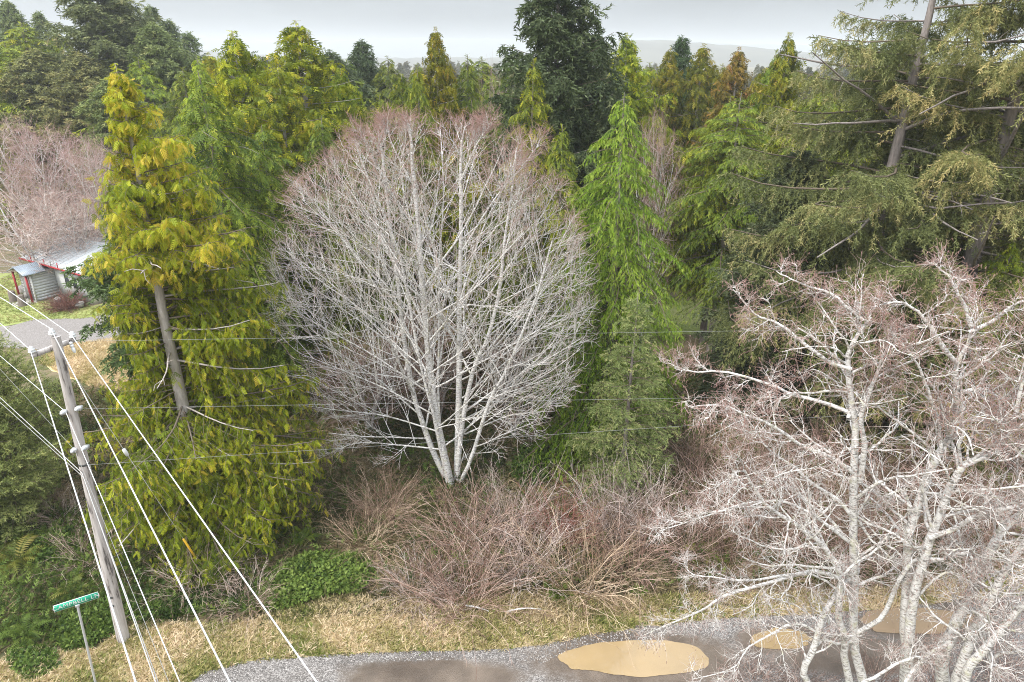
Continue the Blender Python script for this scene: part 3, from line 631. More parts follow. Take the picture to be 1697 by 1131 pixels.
# left hill
LH = 'hazy trees on the left skyline'
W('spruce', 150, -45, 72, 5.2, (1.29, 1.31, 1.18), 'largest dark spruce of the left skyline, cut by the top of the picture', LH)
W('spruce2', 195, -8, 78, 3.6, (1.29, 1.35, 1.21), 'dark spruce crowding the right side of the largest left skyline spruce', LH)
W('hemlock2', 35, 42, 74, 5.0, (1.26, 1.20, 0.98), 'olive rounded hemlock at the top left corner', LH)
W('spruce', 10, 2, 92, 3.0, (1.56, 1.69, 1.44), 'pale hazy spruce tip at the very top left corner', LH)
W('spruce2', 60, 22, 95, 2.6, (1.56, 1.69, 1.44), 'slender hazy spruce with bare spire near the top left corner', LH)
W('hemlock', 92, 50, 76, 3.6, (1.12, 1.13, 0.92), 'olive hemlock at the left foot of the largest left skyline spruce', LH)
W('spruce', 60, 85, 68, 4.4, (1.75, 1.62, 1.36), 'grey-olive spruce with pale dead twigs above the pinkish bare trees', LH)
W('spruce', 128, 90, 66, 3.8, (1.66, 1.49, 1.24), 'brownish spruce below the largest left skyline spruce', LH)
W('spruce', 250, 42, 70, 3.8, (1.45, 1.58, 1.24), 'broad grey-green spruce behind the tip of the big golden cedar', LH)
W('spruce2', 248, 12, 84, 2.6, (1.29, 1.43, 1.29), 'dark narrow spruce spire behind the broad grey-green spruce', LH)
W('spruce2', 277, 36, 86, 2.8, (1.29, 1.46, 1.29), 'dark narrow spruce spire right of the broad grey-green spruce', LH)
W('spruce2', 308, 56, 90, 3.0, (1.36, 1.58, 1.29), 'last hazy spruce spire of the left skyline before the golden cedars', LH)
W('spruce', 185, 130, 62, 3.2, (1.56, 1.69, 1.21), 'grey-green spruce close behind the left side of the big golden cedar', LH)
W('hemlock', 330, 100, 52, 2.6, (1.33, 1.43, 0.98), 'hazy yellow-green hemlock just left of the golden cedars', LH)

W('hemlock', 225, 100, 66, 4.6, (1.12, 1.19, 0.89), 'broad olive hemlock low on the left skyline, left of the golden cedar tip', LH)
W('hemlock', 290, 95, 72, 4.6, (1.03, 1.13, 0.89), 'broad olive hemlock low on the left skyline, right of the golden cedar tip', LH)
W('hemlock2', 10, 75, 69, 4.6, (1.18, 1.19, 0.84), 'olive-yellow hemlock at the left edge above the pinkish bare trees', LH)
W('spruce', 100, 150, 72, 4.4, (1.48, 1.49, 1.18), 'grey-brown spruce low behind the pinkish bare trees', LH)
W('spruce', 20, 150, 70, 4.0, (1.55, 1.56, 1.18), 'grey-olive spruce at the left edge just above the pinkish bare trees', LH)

MB_ = 'hazy conifers filling the middle distance'
W('hemlock', 300, 118, 58, 3.6, (.9, .9, .85), 'olive hemlock filling the notch left of the twin golden cedars', MB_)
W('cedar2', 345, 92, 60, 3.0, (.8, .8, .9), 'dull cedar top just left of the twin golden cedars', MB_)
W('spruce', 545, 88, 58, 3.2, (.72, .85, .8), 'hazy grey spruce at the right shoulder of the broad golden cedar', MB_)
W('hemlock', 690, 112, 60, 3.2, (.75, .78, .75), 'hazy olive hemlock right behind the slim brown-topped cedar, left side', MB_)
W('hemlock2', 800, 100, 62, 3.2, (.8, .82, .78), 'hazy olive hemlock between the slim brown-topped cedar and the tall dark spruce', MB_)
W('hemlock', 1075, 110, 62, 3.4, (.8, .8, .75), 'hazy olive hemlock low behind the brown-tinged cedars, left side', MB_)
W('hemlock', 1195, 112, 64, 3.2, (.85, .78, .75), 'hazy olive hemlock low between the brown-tinged cedars', MB_)
W('cedar', 1265, 118, 56, 2.6, (.75, .75, .9), 'dull cedar just right of the rusty brown cedar', MB_)

# far wood that reads as one mass
g = np.random.default_rng(77)
def simple_tree(seed, h, r, kind):
    t = T_SPR_S if kind else T_HEM_S
    return conifer(seed, h, prof([(0, r), (.5, r * .8), (.85, r * .4), (1, .1)]), zb=1, nb=42, trunk=.2, **{**(SM if kind else HM), 'tmpl': t, 'size': 1.5, 'sd': 1.1, 'sp': 1.0, 'wid': 1.0, 'toplead': .8})[0]
far = Geo(); protos = [simple_tree(300 + k, 15, 3.0, k % 2) for k in range(4)]
arr = [(np.concatenate(p.v), np.concatenate(p.f), np.concatenate(p.t)) for p in protos]
for k in range(900):
    Y = 72 + 330 * g.random() ** 1.6; X = g.uniform(-.85, .85) * Y * 1.05
    if X < -.30 * Y and Y < 105: continue
    if -12 < X < 30 and Y < 40: continue
    V, F, T = arr[k % 4]; a = g.random() * 6.28; s = g.uniform(.8, 1.25); hz = g.uniform(.55, .93) + (.12 if X < -.3 * Y else 0)
    R_ = np.array([[math.cos(a) * s, -math.sin(a) * s, 0], [math.sin(a) * s, math.cos(a) * s, 0], [0, 0, hz]])
    far.add(V @ R_.T + np.array([X, Y, 0]), F, np.clip(T + g.normal(0, .12), 0, 1))
M['far'] = leaf_mat('far_wood_foliage', [(0, (.045, .055, .025)), (.4, (.10, .105, .04)), (.7, (.16, .14, .06)), (1, (.22, .18, .10))], .2)
tag(link('distant_forest', far.mesh('distant_forest', M['far'])), kind='stuff')
# ------------------------------------------------------------------ bare alders
def grow(g, P, R, n, t0, t1, ang, length, K, wig, trop, rr, rmin, outb=0.0, centre=None, rl=.014):
    """n children on each parent polyline; returns their polylines and radii"""
    B, KP, _ = P.shape
    par = np.repeat(np.arange(B), n) if np.isscalar(n) else np.repeat(np.arange(B), n)
    N = len(par); cnt = np.concatenate([np.arange(m) for m in (np.full(B, n) if np.isscalar(n) else n)])
    tot = (np.full(B, n) if np.isscalar(n) else n)[par]
    t = t0 + (t1 - t0) * (cnt + g.random(N)) / tot
    x = t * (KP - 1); i = np.minimum(x.astype(int), KP - 2); f = (x - i)[:, None]
    p = P[par, i] * (1 - f) + P[par, i + 1] * f
    r = R[par, i] * (1 - f[:, 0]) + R[par, i + 1] * f[:, 0]
    tan = nrm(P[par, i + 1] - P[par, i])
    rnd = g.normal(size=(N, 3))
    if centre is not None: rnd = rnd * .8 + outb * nrm(p - centre) * 1.0
    perp = nrm(rnd - (rnd * tan).sum(-1, keepdims=True) * tan)
    a = np.radians((ang(t) if callable(ang) else ang) + g.normal(0, 9, N))[:, None]
    d = nrm(np.cos(a) * tan + np.sin(a) * perp)
    L = length(p, d, t, par) if callable(length) else length * g.uniform(.6, 1.25, N)
    Q = [p]; 
    for k in range(K - 1):
        d = nrm(d + wig * g.normal(size=(N, 3)) + trop * UP); Q.append(Q[-1] + d * (L / (K - 1))[:, None])
    r0 = np.maximum(np.minimum(r * rr, .006 + rl * L), rmin)
    return np.stack(Q, 1), r0[:, None] * np.linspace(1, .35, K)[None], L

def envelope(c, rad):
    c = np.array(c); rad = np.array(rad)
    def dist(p, d):
        q = (p - c) / rad; e = d / rad
        A = (e * e).sum(-1); Bq = (q * e).sum(-1); Cq = (q * q).sum(-1) - 1
        return np.maximum((-Bq + np.sqrt(np.maximum(Bq * Bq - A * Cq, 0))) / A, .25)
    return dist

g = np.random.default_rng(900)
YA = 23.5
def stem(pts, y0, y1, r0, r1, K=16):
    n = len(pts); q = [pp(px, py, y0 + (y1 - y0) * k / (n - 1)) for k, (px, py) in enumerate(pts)]
    return smooth_path(q, K), np.linspace(1, 0, K) ** .9 * (r0 - r1) + r1
stems = [
    stem([(747, 806), (737, 760), (721, 682), (711, 595), (706, 540), (700, 481), (694, 380), (684, 290), (682, 235), (676, 205)], 23.4, 23.0, .17, .02),
    stem([(738, 790), (716, 745), (700, 700), (684, 649), (670, 568), (657, 447), (645, 360), (633, 252), (626, 215)], 23.7, 24.6, .13, .02),
    stem([(757, 800), (758, 760), (761, 615), (761, 514), (764, 380), (764, 252), (772, 205)], 23.6, 23.8, .15, .02),
    stem([(759, 770), (768, 690), (786, 608), (808, 561), (828, 481), (836, 400), (848, 320), (856, 245)], 23.4, 22.6, .10, .02),
    stem([(762, 800), (781, 760), (811, 665), (835, 622), (862, 560), (893, 480), (915, 400)], 23.5, 22.4, .09, .02),
    stem([(734, 765), (724, 710), (703, 630), (690, 570), (672, 470), (655, 400), (612, 300), (590, 240)], 23.3, 22.2, .06, .02),
    stem([(730, 720), (726, 640), (728, 540), (727, 440), (735, 330), (730, 215)], 23.5, 25.4, .05, .015),
]
limb = lambda pts, y1: stem(pts, 23.5, y1, .034, .009)
limbs = [limb(*q) for q in [
    ([(722, 690), (650, 650), (570, 615), (495, 585)], 22.6), ([(724, 715), (640, 690), (560, 680), (500, 672)], 24.2), ([(730, 745), (660, 738), (590, 735), (525, 762)], 22.4),
    ([(714, 640), (640, 560), (560, 480), (480, 420)], 24.3), ([(710, 600), (640, 500), (570, 400), (500, 330)], 22.6), ([(704, 540), (650, 430), (590, 330), (535, 262)], 24.6),
    ([(697, 420), (655, 330), (615, 255), (592, 215)], 22.4), ([(716, 655), (620, 590), (530, 540), (466, 500)], 23.0), ([(706, 560), (620, 460), (540, 360), (490, 300)], 23.6),
    ([(762, 690), (830, 640), (900, 600), (965, 560)], 22.8), ([(766, 660), (850, 590), (920, 520), (970, 450)], 24.4), ([(786, 610), (850, 540), (910, 440), (950, 360)], 22.3),
    ([(764, 560), (830, 460), (890, 370), (930, 300)], 24.4), ([(763, 420), (820, 330), (870, 270), (892, 240)], 22.9), ([(770, 720), (840, 690), (890, 680), (930, 640)], 23.2),
    ([(762, 500), (800, 380), (845, 290), (862, 225)], 25.2), ([(680, 300), (650, 240), (640, 205)], 23.8), ([(764, 300), (790, 240), (815, 205)], 23.0)]]
cA = pp(716, 487, YA); env = envelope((cA.x, YA, 7.5), (5.9, 4.8, 6.55))
P0 = np.stack([s[0] for s in stems + limbs]); R0 = np.stack([s[1] for s in stems + limbs]); NL = np.array([19] * len(stems) + [12] * len(limbs))
wood, tw = Geo(), Geo()
tubes(wood, P0, R0, 8, .92)
axisA = np.array([cA.x, YA, 1.0])
P1, Q1, L1 = grow(g, P0, R0, NL, .14, .98, lambda t: 58 - 20 * t, lambda p, d, t, par: np.minimum(env(p, d) * g.uniform(.75, 1.0, len(p)), 6.6), 9, .05, .022, .5, .015, 1.1, axisA, .0062)
tubes(wood, P1, Q1, 5, np.repeat(np.linspace(.95, .75, 9)[None], len(P1), 0))
P2, Q2, L2 = grow(g, P1, Q1, 7, .12, .98, 36, lambda p, d, t, par: np.minimum(env(p, d) * .95 + .2, L1[par] * .42 * (1.15 - .6 * t) + .25) * g.uniform(.6, 1.2, len(p)), 6, .10, .06, .62, .0090, .5, axisA)
tubes(wood, P2, Q2, 3, np.repeat(np.linspace(.88, .58, 6)[None], len(P2), 0))
P3, Q3, L3 = grow(g, P2, Q2, 3, .2, 1.0, 38, lambda p, d, t, par: np.minimum(env(p, d) + .15, .28 + L2[par] * .35) * g.uniform(.6, 1.2, len(p)), 4, .14, .05, .7, .0062)
hz = np.clip((P3[:, :1, 2] - 7.5) / 6, 0, 1)
tubes(tw, P3, Q3, 3, np.clip(np.linspace(.74, .38, 4)[None] - .34 * hz, 0, 1))
P4, Q4, L4 = grow(g, P3, Q3, np.where(P3[:, 0, 2] > 10.5, 2, 1), .4, 1.0, 35, .24, 3, .12, .05, .8, .0050)
hz = np.clip((P4[:, :1, 2] - 7.5) / 6, 0, 1)
tubes(tw, P4, Q4, 3, np.clip(np.linspace(.45, .15, 3)[None] - .3 * hz, 0, 1))
M['aldertwig'] = leaf_mat('alder_twig', [(0, (.36, .21, .18)), (.3, (.46, .34, .30)), (.7, (.72, .68, .65)), (1, (.80, .78, .77))], 0, .8)
def alder(name, wood, tw, base, label, group=None):
    o = np.array(base)
    for G_ in (wood, tw):
        for k in range(len(G_.v)): G_.v[k] = G_.v[k] - o.astype(np.float32)
    r = link(name, None, None, tuple(o)); r.empty_display_size = .3; tag(r, label, 'tree', group)
    link('trunk', wood.mesh('trunk', M['alder'], True), r); link('crown', tw.mesh('crown', M['aldertwig']), r); return r
bA = gp(747, 803)
alder('alder_tree', wood, tw, (bA.x, bA.y, 0), 'large round bare alder with many white stems and reddish twig tips, in the middle')

# the near alders on the road side, limbs followed stem by stem
def near_alder(seed, base, limbs, label, spread):
    g = np.random.default_rng(seed); wood, tw = Geo(), Geo(); PS, RS = [], []
    for pts, y0, y1, r0, r1 in limbs:
        p, r = stem(pts, y0, y1, r0 * (.80 if r0 < .165 else .9), r1 * .9, 18)
        p[4:] += np.cumsum(g.normal(0, .010, (14, 3)), 0); PS.append(p); RS.append(r)
    P0, R0 = np.stack(PS), np.stack(RS)
    tubes(wood, P0, R0, 9, .95)
    LL = np.linalg.norm(np.diff(P0, axis=1), axis=-1).sum(-1)
    n1 = np.clip((LL * 3.6).astype(int), 7, 30)
    P1, Q1, L1 = grow(g, P0, R0, n1, .30, 1.0, 52, lambda p, d, t, par: np.clip(LL[par] * .32 * (1.15 - .9 * t), .35, 2.2) * g.uniform(.5, 1.2, len(p)), 10, .17, .012, .5, .008)
    tubes(wood, P1, Q1, 5, np.repeat(np.linspace(.9, .66, 10)[None], len(P1), 0))
    P2, Q2, L2 = grow(g, P1, Q1, 8, .15, 1.0, 50, lambda p, d, t, par: (L1[par] * .36 * (1.2 - .6 * t) + .14) * g.uniform(.5, 1.2, len(p)), 7, .24, .01, .6, .0062)
    tubes(wood, P2, Q2, 4, np.repeat(np.linspace(.82, .5, 7)[None], len(P2), 0))
    P3, Q3, L3 = grow(g, P2, Q2, 5, .12, .95, 44, lambda p, d, t, par: (.20 + L2[par] * .34) * g.uniform(.5, 1.3, len(p)), 5, .22, .02, .7, .0040)
    pk = g.uniform(.05, .45, (len(P3), 1)) + np.clip((P3[:, :1, 2] - 8.5) / 4, 0, .3)
    tubes(tw, P3, Q3, 3, np.clip(np.linspace(.92, .52, 5)[None] - pk, 0, 1))
    # catkins hang from the twig tips
    k = g.random(len(P3)) < .6; e = P3[k, -1]
    n = len(e); z = np.stack([e, e + np.array([0, 0, -.02]) + g.normal(0, .008, (n, 3)), e + np.array([0, 0, -.045]) + g.normal(0, .014, (n, 3))], 1)
    tubes(tw, z, np.tile([.004, .0065, .003], (n, 1)), 3, np.full(n, .05))
    return alder('alder_tree', wood, tw, base, label, 'near alders on the road side')
Yb = 12.2
near_alder(11, tuple(gp(1442, 1222)), [
    ([(1442, 1222), (1436, 1160), (1428, 1120), (1415, 1069), (1415, 985), (1416, 884), (1416, 784), (1420, 716), (1413, 649), (1410, 595), (1420, 565), (1433, 545), (1450, 525)], 12.2, 12.0, .16, .02),
    ([(1425, 800), (1432, 740), (1424, 690), (1440, 640), (1455, 600), (1470, 560)], 12.1, 11.6, .08, .012),
    ([(1438, 1200), (1400, 1110), (1402, 1060), (1386, 1015), (1394, 965), (1380, 931), (1356, 898), (1332, 881), (1306, 861), (1272, 844), (1240, 800), (1224, 778), (1200, 800)], 12.1, 11.2, .115, .015),
    ([(1436, 1210), (1336, 1130), (1349, 1069), (1363, 1019), (1386, 982), (1408, 960)], 11.9, 12.0, .11, .05),
    ([(1398, 963), (1370, 951), (1339, 948), (1272, 967), (1203, 985), (1169, 1005), (1119, 1029), (1068, 1052)], 12.0, 12.6, .075, .008),
    ([(1338, 950), (1290, 955), (1240, 962), (1186, 955), (1150, 950), (1129, 935)], 12.0, 13.2, .045, .007),
    ([(1406, 695), (1403, 682), (1356, 666), (1312, 655), (1272, 635), (1200, 615), (1142, 615), (1105, 600)], 12.0, 13.0, .06, .008),
    ([(1414, 784), (1380, 760), (1330, 738), (1272, 700), (1230, 685), (1190, 668), (1140, 672)], 12.1, 11.3, .06, .008),
    ([(1414, 860), (1390, 830), (1350, 805), (1310, 770), (1275, 748), (1235, 690), (1200, 660)], 12.1, 12.6, .055, .007),
    ([(1410, 612), (1373, 600), (1330, 570), (1300, 545), (1272, 530), (1245, 520), (1210, 480)], 12.0, 12.3, .055, .008),
    ([(1430, 531), (1406, 511), (1373, 487), (1322, 467), (1285, 449)], 12.0, 12.4, .045, .008),
    ([(1415, 905), (1370, 870), (1340, 850), (1300, 835), (1250, 838), (1200, 852), (1150, 870), (1100, 885)], 12.1, 11.2, .05, .007),
    ([(1418, 1062), (1380, 1066), (1340, 1040), (1310, 1035), (1278, 1052), (1240, 1075), (1215, 1110), (1150, 1128)], 12.1, 11.7, .05, .008),
    ([(1420, 1049), (1460, 1025), (1477, 992), (1494, 958), (1521, 928), (1560, 928), (1590, 918), (1610, 920), (1621, 935)], 12.1, 11.2, .07, .03),
    ([(1422, 860), (1440, 890), (1462, 915), (1480, 945), (1492, 955)], 12.2, 11.9, .04, .01),
], 'near bare white alder with one straight trunk, leftmost of the near alders', 1)
near_alder(12, tuple(gp(1500, 1216)), [
    ([(1498, 1216), (1500, 1110), (1504, 1066), (1497, 1036), (1504, 985), (1504, 901), (1514, 861), (1534, 800), (1558, 750), (1574, 726), (1586, 682), (1586, 632), (1588, 598), (1605, 575), (1611, 548), (1630, 515)], 11.9, 11.7, .16, .015),
    ([(1502, 1216), (1504, 1100), (1507, 1052), (1514, 985), (1527, 938), (1541, 891), (1561, 844), (1584, 784), (1611, 767), (1648, 750), (1658, 733), (1682, 699), (1687, 666), (1700, 620), (1720, 560)], 11.7, 11.2, .15, .02),
    ([(1541, 891), (1574, 878), (1625, 847), (1692, 831), (1740, 815)], 11.4, 10.9, .07, .03),
    ([(1586, 602), (1558, 572), (1531, 531), (1507, 508), (1480, 498), (1440, 505)], 11.7, 11.4, .055, .008),
    ([(1609, 540), (1597, 505), (1575, 470), (1548, 440)], 11.7, 11.9, .05, .008),
    ([(1606, 551), (1648, 531), (1672, 514), (1700, 504), (1740, 495)], 11.7, 11.3, .05, .01),
    ([(1556, 700), (1540, 655), (1520, 610), (1495, 575), (1472, 560)], 11.7, 11.3, .045, .008),
    ([(1560, 750), (1556, 690), (1556, 650)], 11.7, 12.0, .05, .02),
    ([(1590, 650), (1632, 645), (1660, 660), (1697, 650), (1730, 630)], 11.7, 12.1, .05, .01),
    ([(1508, 870), (1500, 815), (1470, 822), (1450, 838)], 11.9, 12.2, .04, .01),
    ([(1580, 700), (1630, 695), (1680, 690), (1720, 670)], 11.7, 11.0, .05, .01),
    ([(1512, 1000), (1560, 950), (1600, 960), (1640, 1010)], 11.7, 11.0, .04, .01),
], 'near bare white alder forking low into two leaning trunks, middle of the near alders', 1)
near_alder(13, tuple(gp(1585, 1226)), [
    ([(1575, 1226), (1560, 1110), (1571, 1059), (1595, 1005), (1618, 958), (1638, 911), (1658, 878), (1697, 844), (1730, 780), (1750, 700)], 11.6, 11.2, .17, .04),
    ([(1590, 1226), (1585, 1140), (1591, 1113), (1621, 1036), (1645, 992), (1668, 942), (1697, 898), (1740, 830)], 11.3, 10.8, .16, .05),
    ([(1600, 1226), (1600, 1120), (1630, 1075), (1660, 1045), (1700, 1000), (1760, 950)], 11.0, 10.6, .13, .05),
    ([(1655, 885), (1660, 850), (1640, 820), (1610, 810)], 11.2, 11.0, .05, .01),
    ([(1600, 1000), (1625, 1030), (1640, 1090), (1650, 1120)], 11.4, 11.0, .05, .015),
    ([(1500, 1131), (1530, 1090), (1560, 1075), (1570, 1065)], 11.0, 11.5, .05, .04),
    ([(1400, 1150), (1450, 1120), (1500, 1092), (1520, 1085), (1530, 1100)], 10.8, 11.2, .045, .02),
    ([(1640, 1090), (1680, 1080), (1720, 1078)], 11.2, 10.8, .05, .02),
    ([(1700, 760), (1670, 740), (1640, 720), (1620, 700)], 11.2, 11.6, .04, .01),
], 'near bare white alder with thick trunks leaning right, rightmost of the near alders', 1)

# ------------------------------------------------------------------ smaller bare trees and thicket shrubs
def bare_mesh(seed, h, r, n0=5, spread=.35, twn=4, tone=0.0):
    g = np.random.default_rng(seed); a = np.linspace(0, 6.28, n0, endpoint=False) + g.random(n0)
    end = np.stack([np.cos(a) * r * spread * 1.6, np.sin(a) * r * spread * 1.6, h * g.uniform(.75, 1, n0)], -1)
    K = 9; s = np.linspace(0, 1, K)
    P0 = end[:, None, :] * np.stack([s ** 1.2, s ** 1.2, s], -1)[None] + np.cumsum(g.normal(0, .05, (n0, K, 3)), 1) * s[None, :, None]
    R0 = np.tile(np.linspace(.10, .02, K), (n0, 1)) * h / 9
    wood, tw = Geo(), Geo(); tubes(wood, P0, R0, 5, .8)
    env = envelope((0, 0, h * .52), (r, r, h * .5))
    P1, Q1, L1 = grow(g, P0, R0, 15, .12, 1, 50, lambda p, d, t, par: np.minimum(env(p, d) * g.uniform(.7, 1, len(p)), h * .45), 7, .10, .03, .6, .014, .9, np.array([0, 0, 1.0]))
    tubes(wood, P1, Q1, 4, np.repeat(np.linspace(.75, .5, 7)[None], len(P1), 0))
    P2, Q2, L2 = grow(g, P1, Q1, 9, .15, 1, 42, lambda p, d, t, par: np.minimum(env(p, d) + .2, L1[par] * .45 + .2) * g.uniform(.6, 1.1, len(p)), 5, .14, .04, .7, .010)
    tubes(tw, P2, Q2, 3, np.repeat(np.linspace(.6, .3, 5)[None], len(P2), 0))
    P3, Q3, L3 = grow(g, P2, Q2, twn, .2, 1, 42, lambda p, d, t, par: (.2 + L2[par] * .4) * g.uniform(.6, 1.2, len(p)), 3, .14, .04, .8, .008)
    tubes(tw, P3, Q3, 3, np.repeat(np.linspace(.35, .05, 3)[None], len(P3), 0))
    return (None, tw.mesh('crown', M['aldertwig']), wood.mesh('trunk', M['alder'], True), h)
BT = [bare_mesh(401, 9, 4.2), bare_mesh(402, 9, 3.6, 4)]
def bare(i, px, py, Y, r, label, group, color=(1, 1, 1)):
    p = pp(px, py, Y); s = r / (4.2, 3.6)[i % 2]; again(BT[i % 2], (p.x, Y, 0), label, px * .3, (s, s, p.z / 9), color, 'tree', group, 'bare_tree')
BG = 'pinkish bare trees behind the little house'
bare(0, 25, 205, 54, 4.8, 'leftmost wide pinkish bare tree behind the little house', BG, (1.1, 1.04, 1.05))
bare(1, 95, 215, 55, 4.4, 'middle pinkish bare tree of the clump behind the little house', BG, (1.1, 1.02, 1.04))
bare(0, 148, 240, 53, 3.4, 'pinkish bare tree of the clump nearest the golden cedar', BG, (1.1, 1.04, 1.05))
bare(1, 30, 310, 48.5, 4.2, 'low spreading whitish bare tree before the pinkish clump', BG, (1.22, 1.22, 1.22))
bare(0, 100, 325, 49.5, 3.4, 'low whitish bare tree over the metal roof of the little house', BG, (1.2, 1.2, 1.2))
bare(1, 818, 125, 47, 1.9, 'whitish bare tree left of the tall dark spruce', None, (.9, .85, .85))
bare(0, 1090, 200, 37, 2.0, 'pinkish bare tree between the tall bright hemlock and the layered hemlock', None, (1, .9, .9))
bare(1, 985, 680, 27, 1.8, 'low grey bare tree under the left of the tall bright hemlock', None, (.7, .66, .62))
bare(0, 600, 560, 27.5, 3.0, 'dull brown bare tree behind the lower left of the round alder', 'bare trees behind the round alder', (.62, .55, .52))  # twigs of this group carry a darker brown tint
bare(1, 850, 560, 27, 2.6, 'dull brown bare tree behind the lower right of the round alder', 'bare trees behind the round alder', (.62, .56, .52))
bare(0, 720, 520, 28.5, 3.2, 'dull brown bare tree straight behind the stems of the round alder', 'bare trees behind the round alder', (.62, .56, .52))

def shrub_mesh(seed, h, r, n, arch=.5, twn=5, thick=.008):
    g = np.random.default_rng(seed); a = g.random(n) * 6.28; rr = np.sqrt(g.random(n))
    base = np.stack([np.cos(a) * rr * r * .36, np.sin(a) * rr * r * .36, np.zeros(n)], -1); a = a + g.normal(0, .7, n)
    K = 7; L = h * g.uniform(.65, 1.25, n); d = np.stack([np.cos(a) * rr * arch * 1.5, np.sin(a) * rr * arch * 1.5, np.ones(n)], -1) + .30 * g.normal(size=(n, 3)); d = nrm(d)
    Q = [base]
    for k in range(K - 1):
        d = nrm(d + .17 * g.normal(size=(n, 3)) + np.stack([np.cos(a), np.sin(a), -.8 * np.ones(n)], -1) * .06 * rr[:, None] * arch * 2); Q.append(Q[-1] + d * (L / (K - 1))[:, None])
    P0 = np.stack(Q, 1); R0 = thick * (g.uniform(.6, 1.4, n) * np.where(g.random(n) < .14, 1.9, 1))[:, None] * np.linspace(1, .4, K)[None]
    G = Geo(); bt = g.uniform(.15, 1.0, n) ** 1.2
    tubes(G, P0, R0, 3, bt)
    P1, Q1, L1 = grow(g, P0, R0, twn, .25, 1, 34, lambda p, dd, t, par: L[par] * .30 * g.uniform(.4, 1.2, len(p)), 4, .14, .03, .8, .0052)
    tubes(G, P1, Q1, 3, np.repeat(np.clip(bt - .18, 0, 1), twn))
    P2, Q2, L2 = grow(g, P1, Q1, 2, .3, 1, 34, .22 * h / 2, 3, .14, .02, .9, .0045)
    tubes(G, P2, Q2, 3, np.repeat(np.clip(bt - .32, 0, 1), twn * 2))
    return G.mesh('shrub', M['twig'])
SH = [shrub_mesh(501, 2.1, 1.6, 115, .60, 4, .0078), shrub_mesh(502, 2.3, 1.2, 95, .32, 4, .0078), shrub_mesh(503, 1.4, 1.6, 100, .85, 4, .0078), shrub_mesh(504, 2.5, 1.3, 90, .42, 4, .0078)]
RED, TAN, GREY, BRN, PALE = (1.06, .90, .83), (1.22, 1.12, .90), (1.18, 1.18, 1.22), (.88, .76, .66), (1.3, 1.26, 1.2)
def shrub(k, px, py, s, col, label, group=None, sz=None):
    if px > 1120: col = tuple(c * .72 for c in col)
    b = gp(px, py); r = link('bare_shrub', SH[k], None, (b.x, b.y, 0), px * .37 + py, col); r.scale = (s, s, sz or s); tag(r, label, 'shrub', group)
TH = 'bare thicket shrubs along the verge'
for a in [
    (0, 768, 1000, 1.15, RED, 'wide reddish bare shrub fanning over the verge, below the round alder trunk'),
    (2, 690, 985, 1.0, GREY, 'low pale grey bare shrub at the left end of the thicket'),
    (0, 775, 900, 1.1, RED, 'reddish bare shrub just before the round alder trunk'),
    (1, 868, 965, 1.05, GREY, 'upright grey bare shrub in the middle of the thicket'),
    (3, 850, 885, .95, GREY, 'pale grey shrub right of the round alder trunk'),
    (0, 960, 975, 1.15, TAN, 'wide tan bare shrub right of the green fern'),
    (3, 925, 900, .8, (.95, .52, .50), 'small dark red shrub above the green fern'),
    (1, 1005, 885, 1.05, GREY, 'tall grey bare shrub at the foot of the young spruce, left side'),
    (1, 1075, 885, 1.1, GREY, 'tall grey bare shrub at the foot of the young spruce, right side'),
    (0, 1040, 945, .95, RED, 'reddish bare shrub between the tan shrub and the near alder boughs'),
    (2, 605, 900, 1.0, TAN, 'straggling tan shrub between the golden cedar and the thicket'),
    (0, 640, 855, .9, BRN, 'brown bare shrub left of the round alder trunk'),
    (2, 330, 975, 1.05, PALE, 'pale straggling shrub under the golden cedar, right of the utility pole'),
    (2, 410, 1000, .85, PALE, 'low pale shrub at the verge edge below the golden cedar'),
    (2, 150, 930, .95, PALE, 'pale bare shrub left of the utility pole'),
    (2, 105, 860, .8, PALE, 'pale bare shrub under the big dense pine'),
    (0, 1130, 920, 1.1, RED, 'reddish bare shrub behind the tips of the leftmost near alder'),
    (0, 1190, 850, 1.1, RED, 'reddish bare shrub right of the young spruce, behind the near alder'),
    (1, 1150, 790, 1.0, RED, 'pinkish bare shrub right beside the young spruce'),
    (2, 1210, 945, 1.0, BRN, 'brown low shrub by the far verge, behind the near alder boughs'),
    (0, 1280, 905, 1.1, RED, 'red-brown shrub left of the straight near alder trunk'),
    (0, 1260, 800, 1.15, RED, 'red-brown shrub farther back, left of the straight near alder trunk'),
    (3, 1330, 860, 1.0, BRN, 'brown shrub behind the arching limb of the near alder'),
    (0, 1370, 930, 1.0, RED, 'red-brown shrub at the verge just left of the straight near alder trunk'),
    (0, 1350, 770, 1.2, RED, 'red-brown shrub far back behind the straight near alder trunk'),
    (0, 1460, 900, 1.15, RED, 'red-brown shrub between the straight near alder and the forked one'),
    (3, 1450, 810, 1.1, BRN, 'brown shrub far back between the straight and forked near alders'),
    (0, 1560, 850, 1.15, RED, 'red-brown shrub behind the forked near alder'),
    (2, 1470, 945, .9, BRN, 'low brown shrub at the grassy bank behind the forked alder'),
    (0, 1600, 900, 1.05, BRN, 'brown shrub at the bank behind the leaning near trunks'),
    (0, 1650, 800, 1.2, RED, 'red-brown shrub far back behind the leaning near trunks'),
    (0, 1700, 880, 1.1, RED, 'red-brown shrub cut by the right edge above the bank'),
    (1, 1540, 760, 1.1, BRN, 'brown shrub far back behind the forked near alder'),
]: shrub(*a, TH)
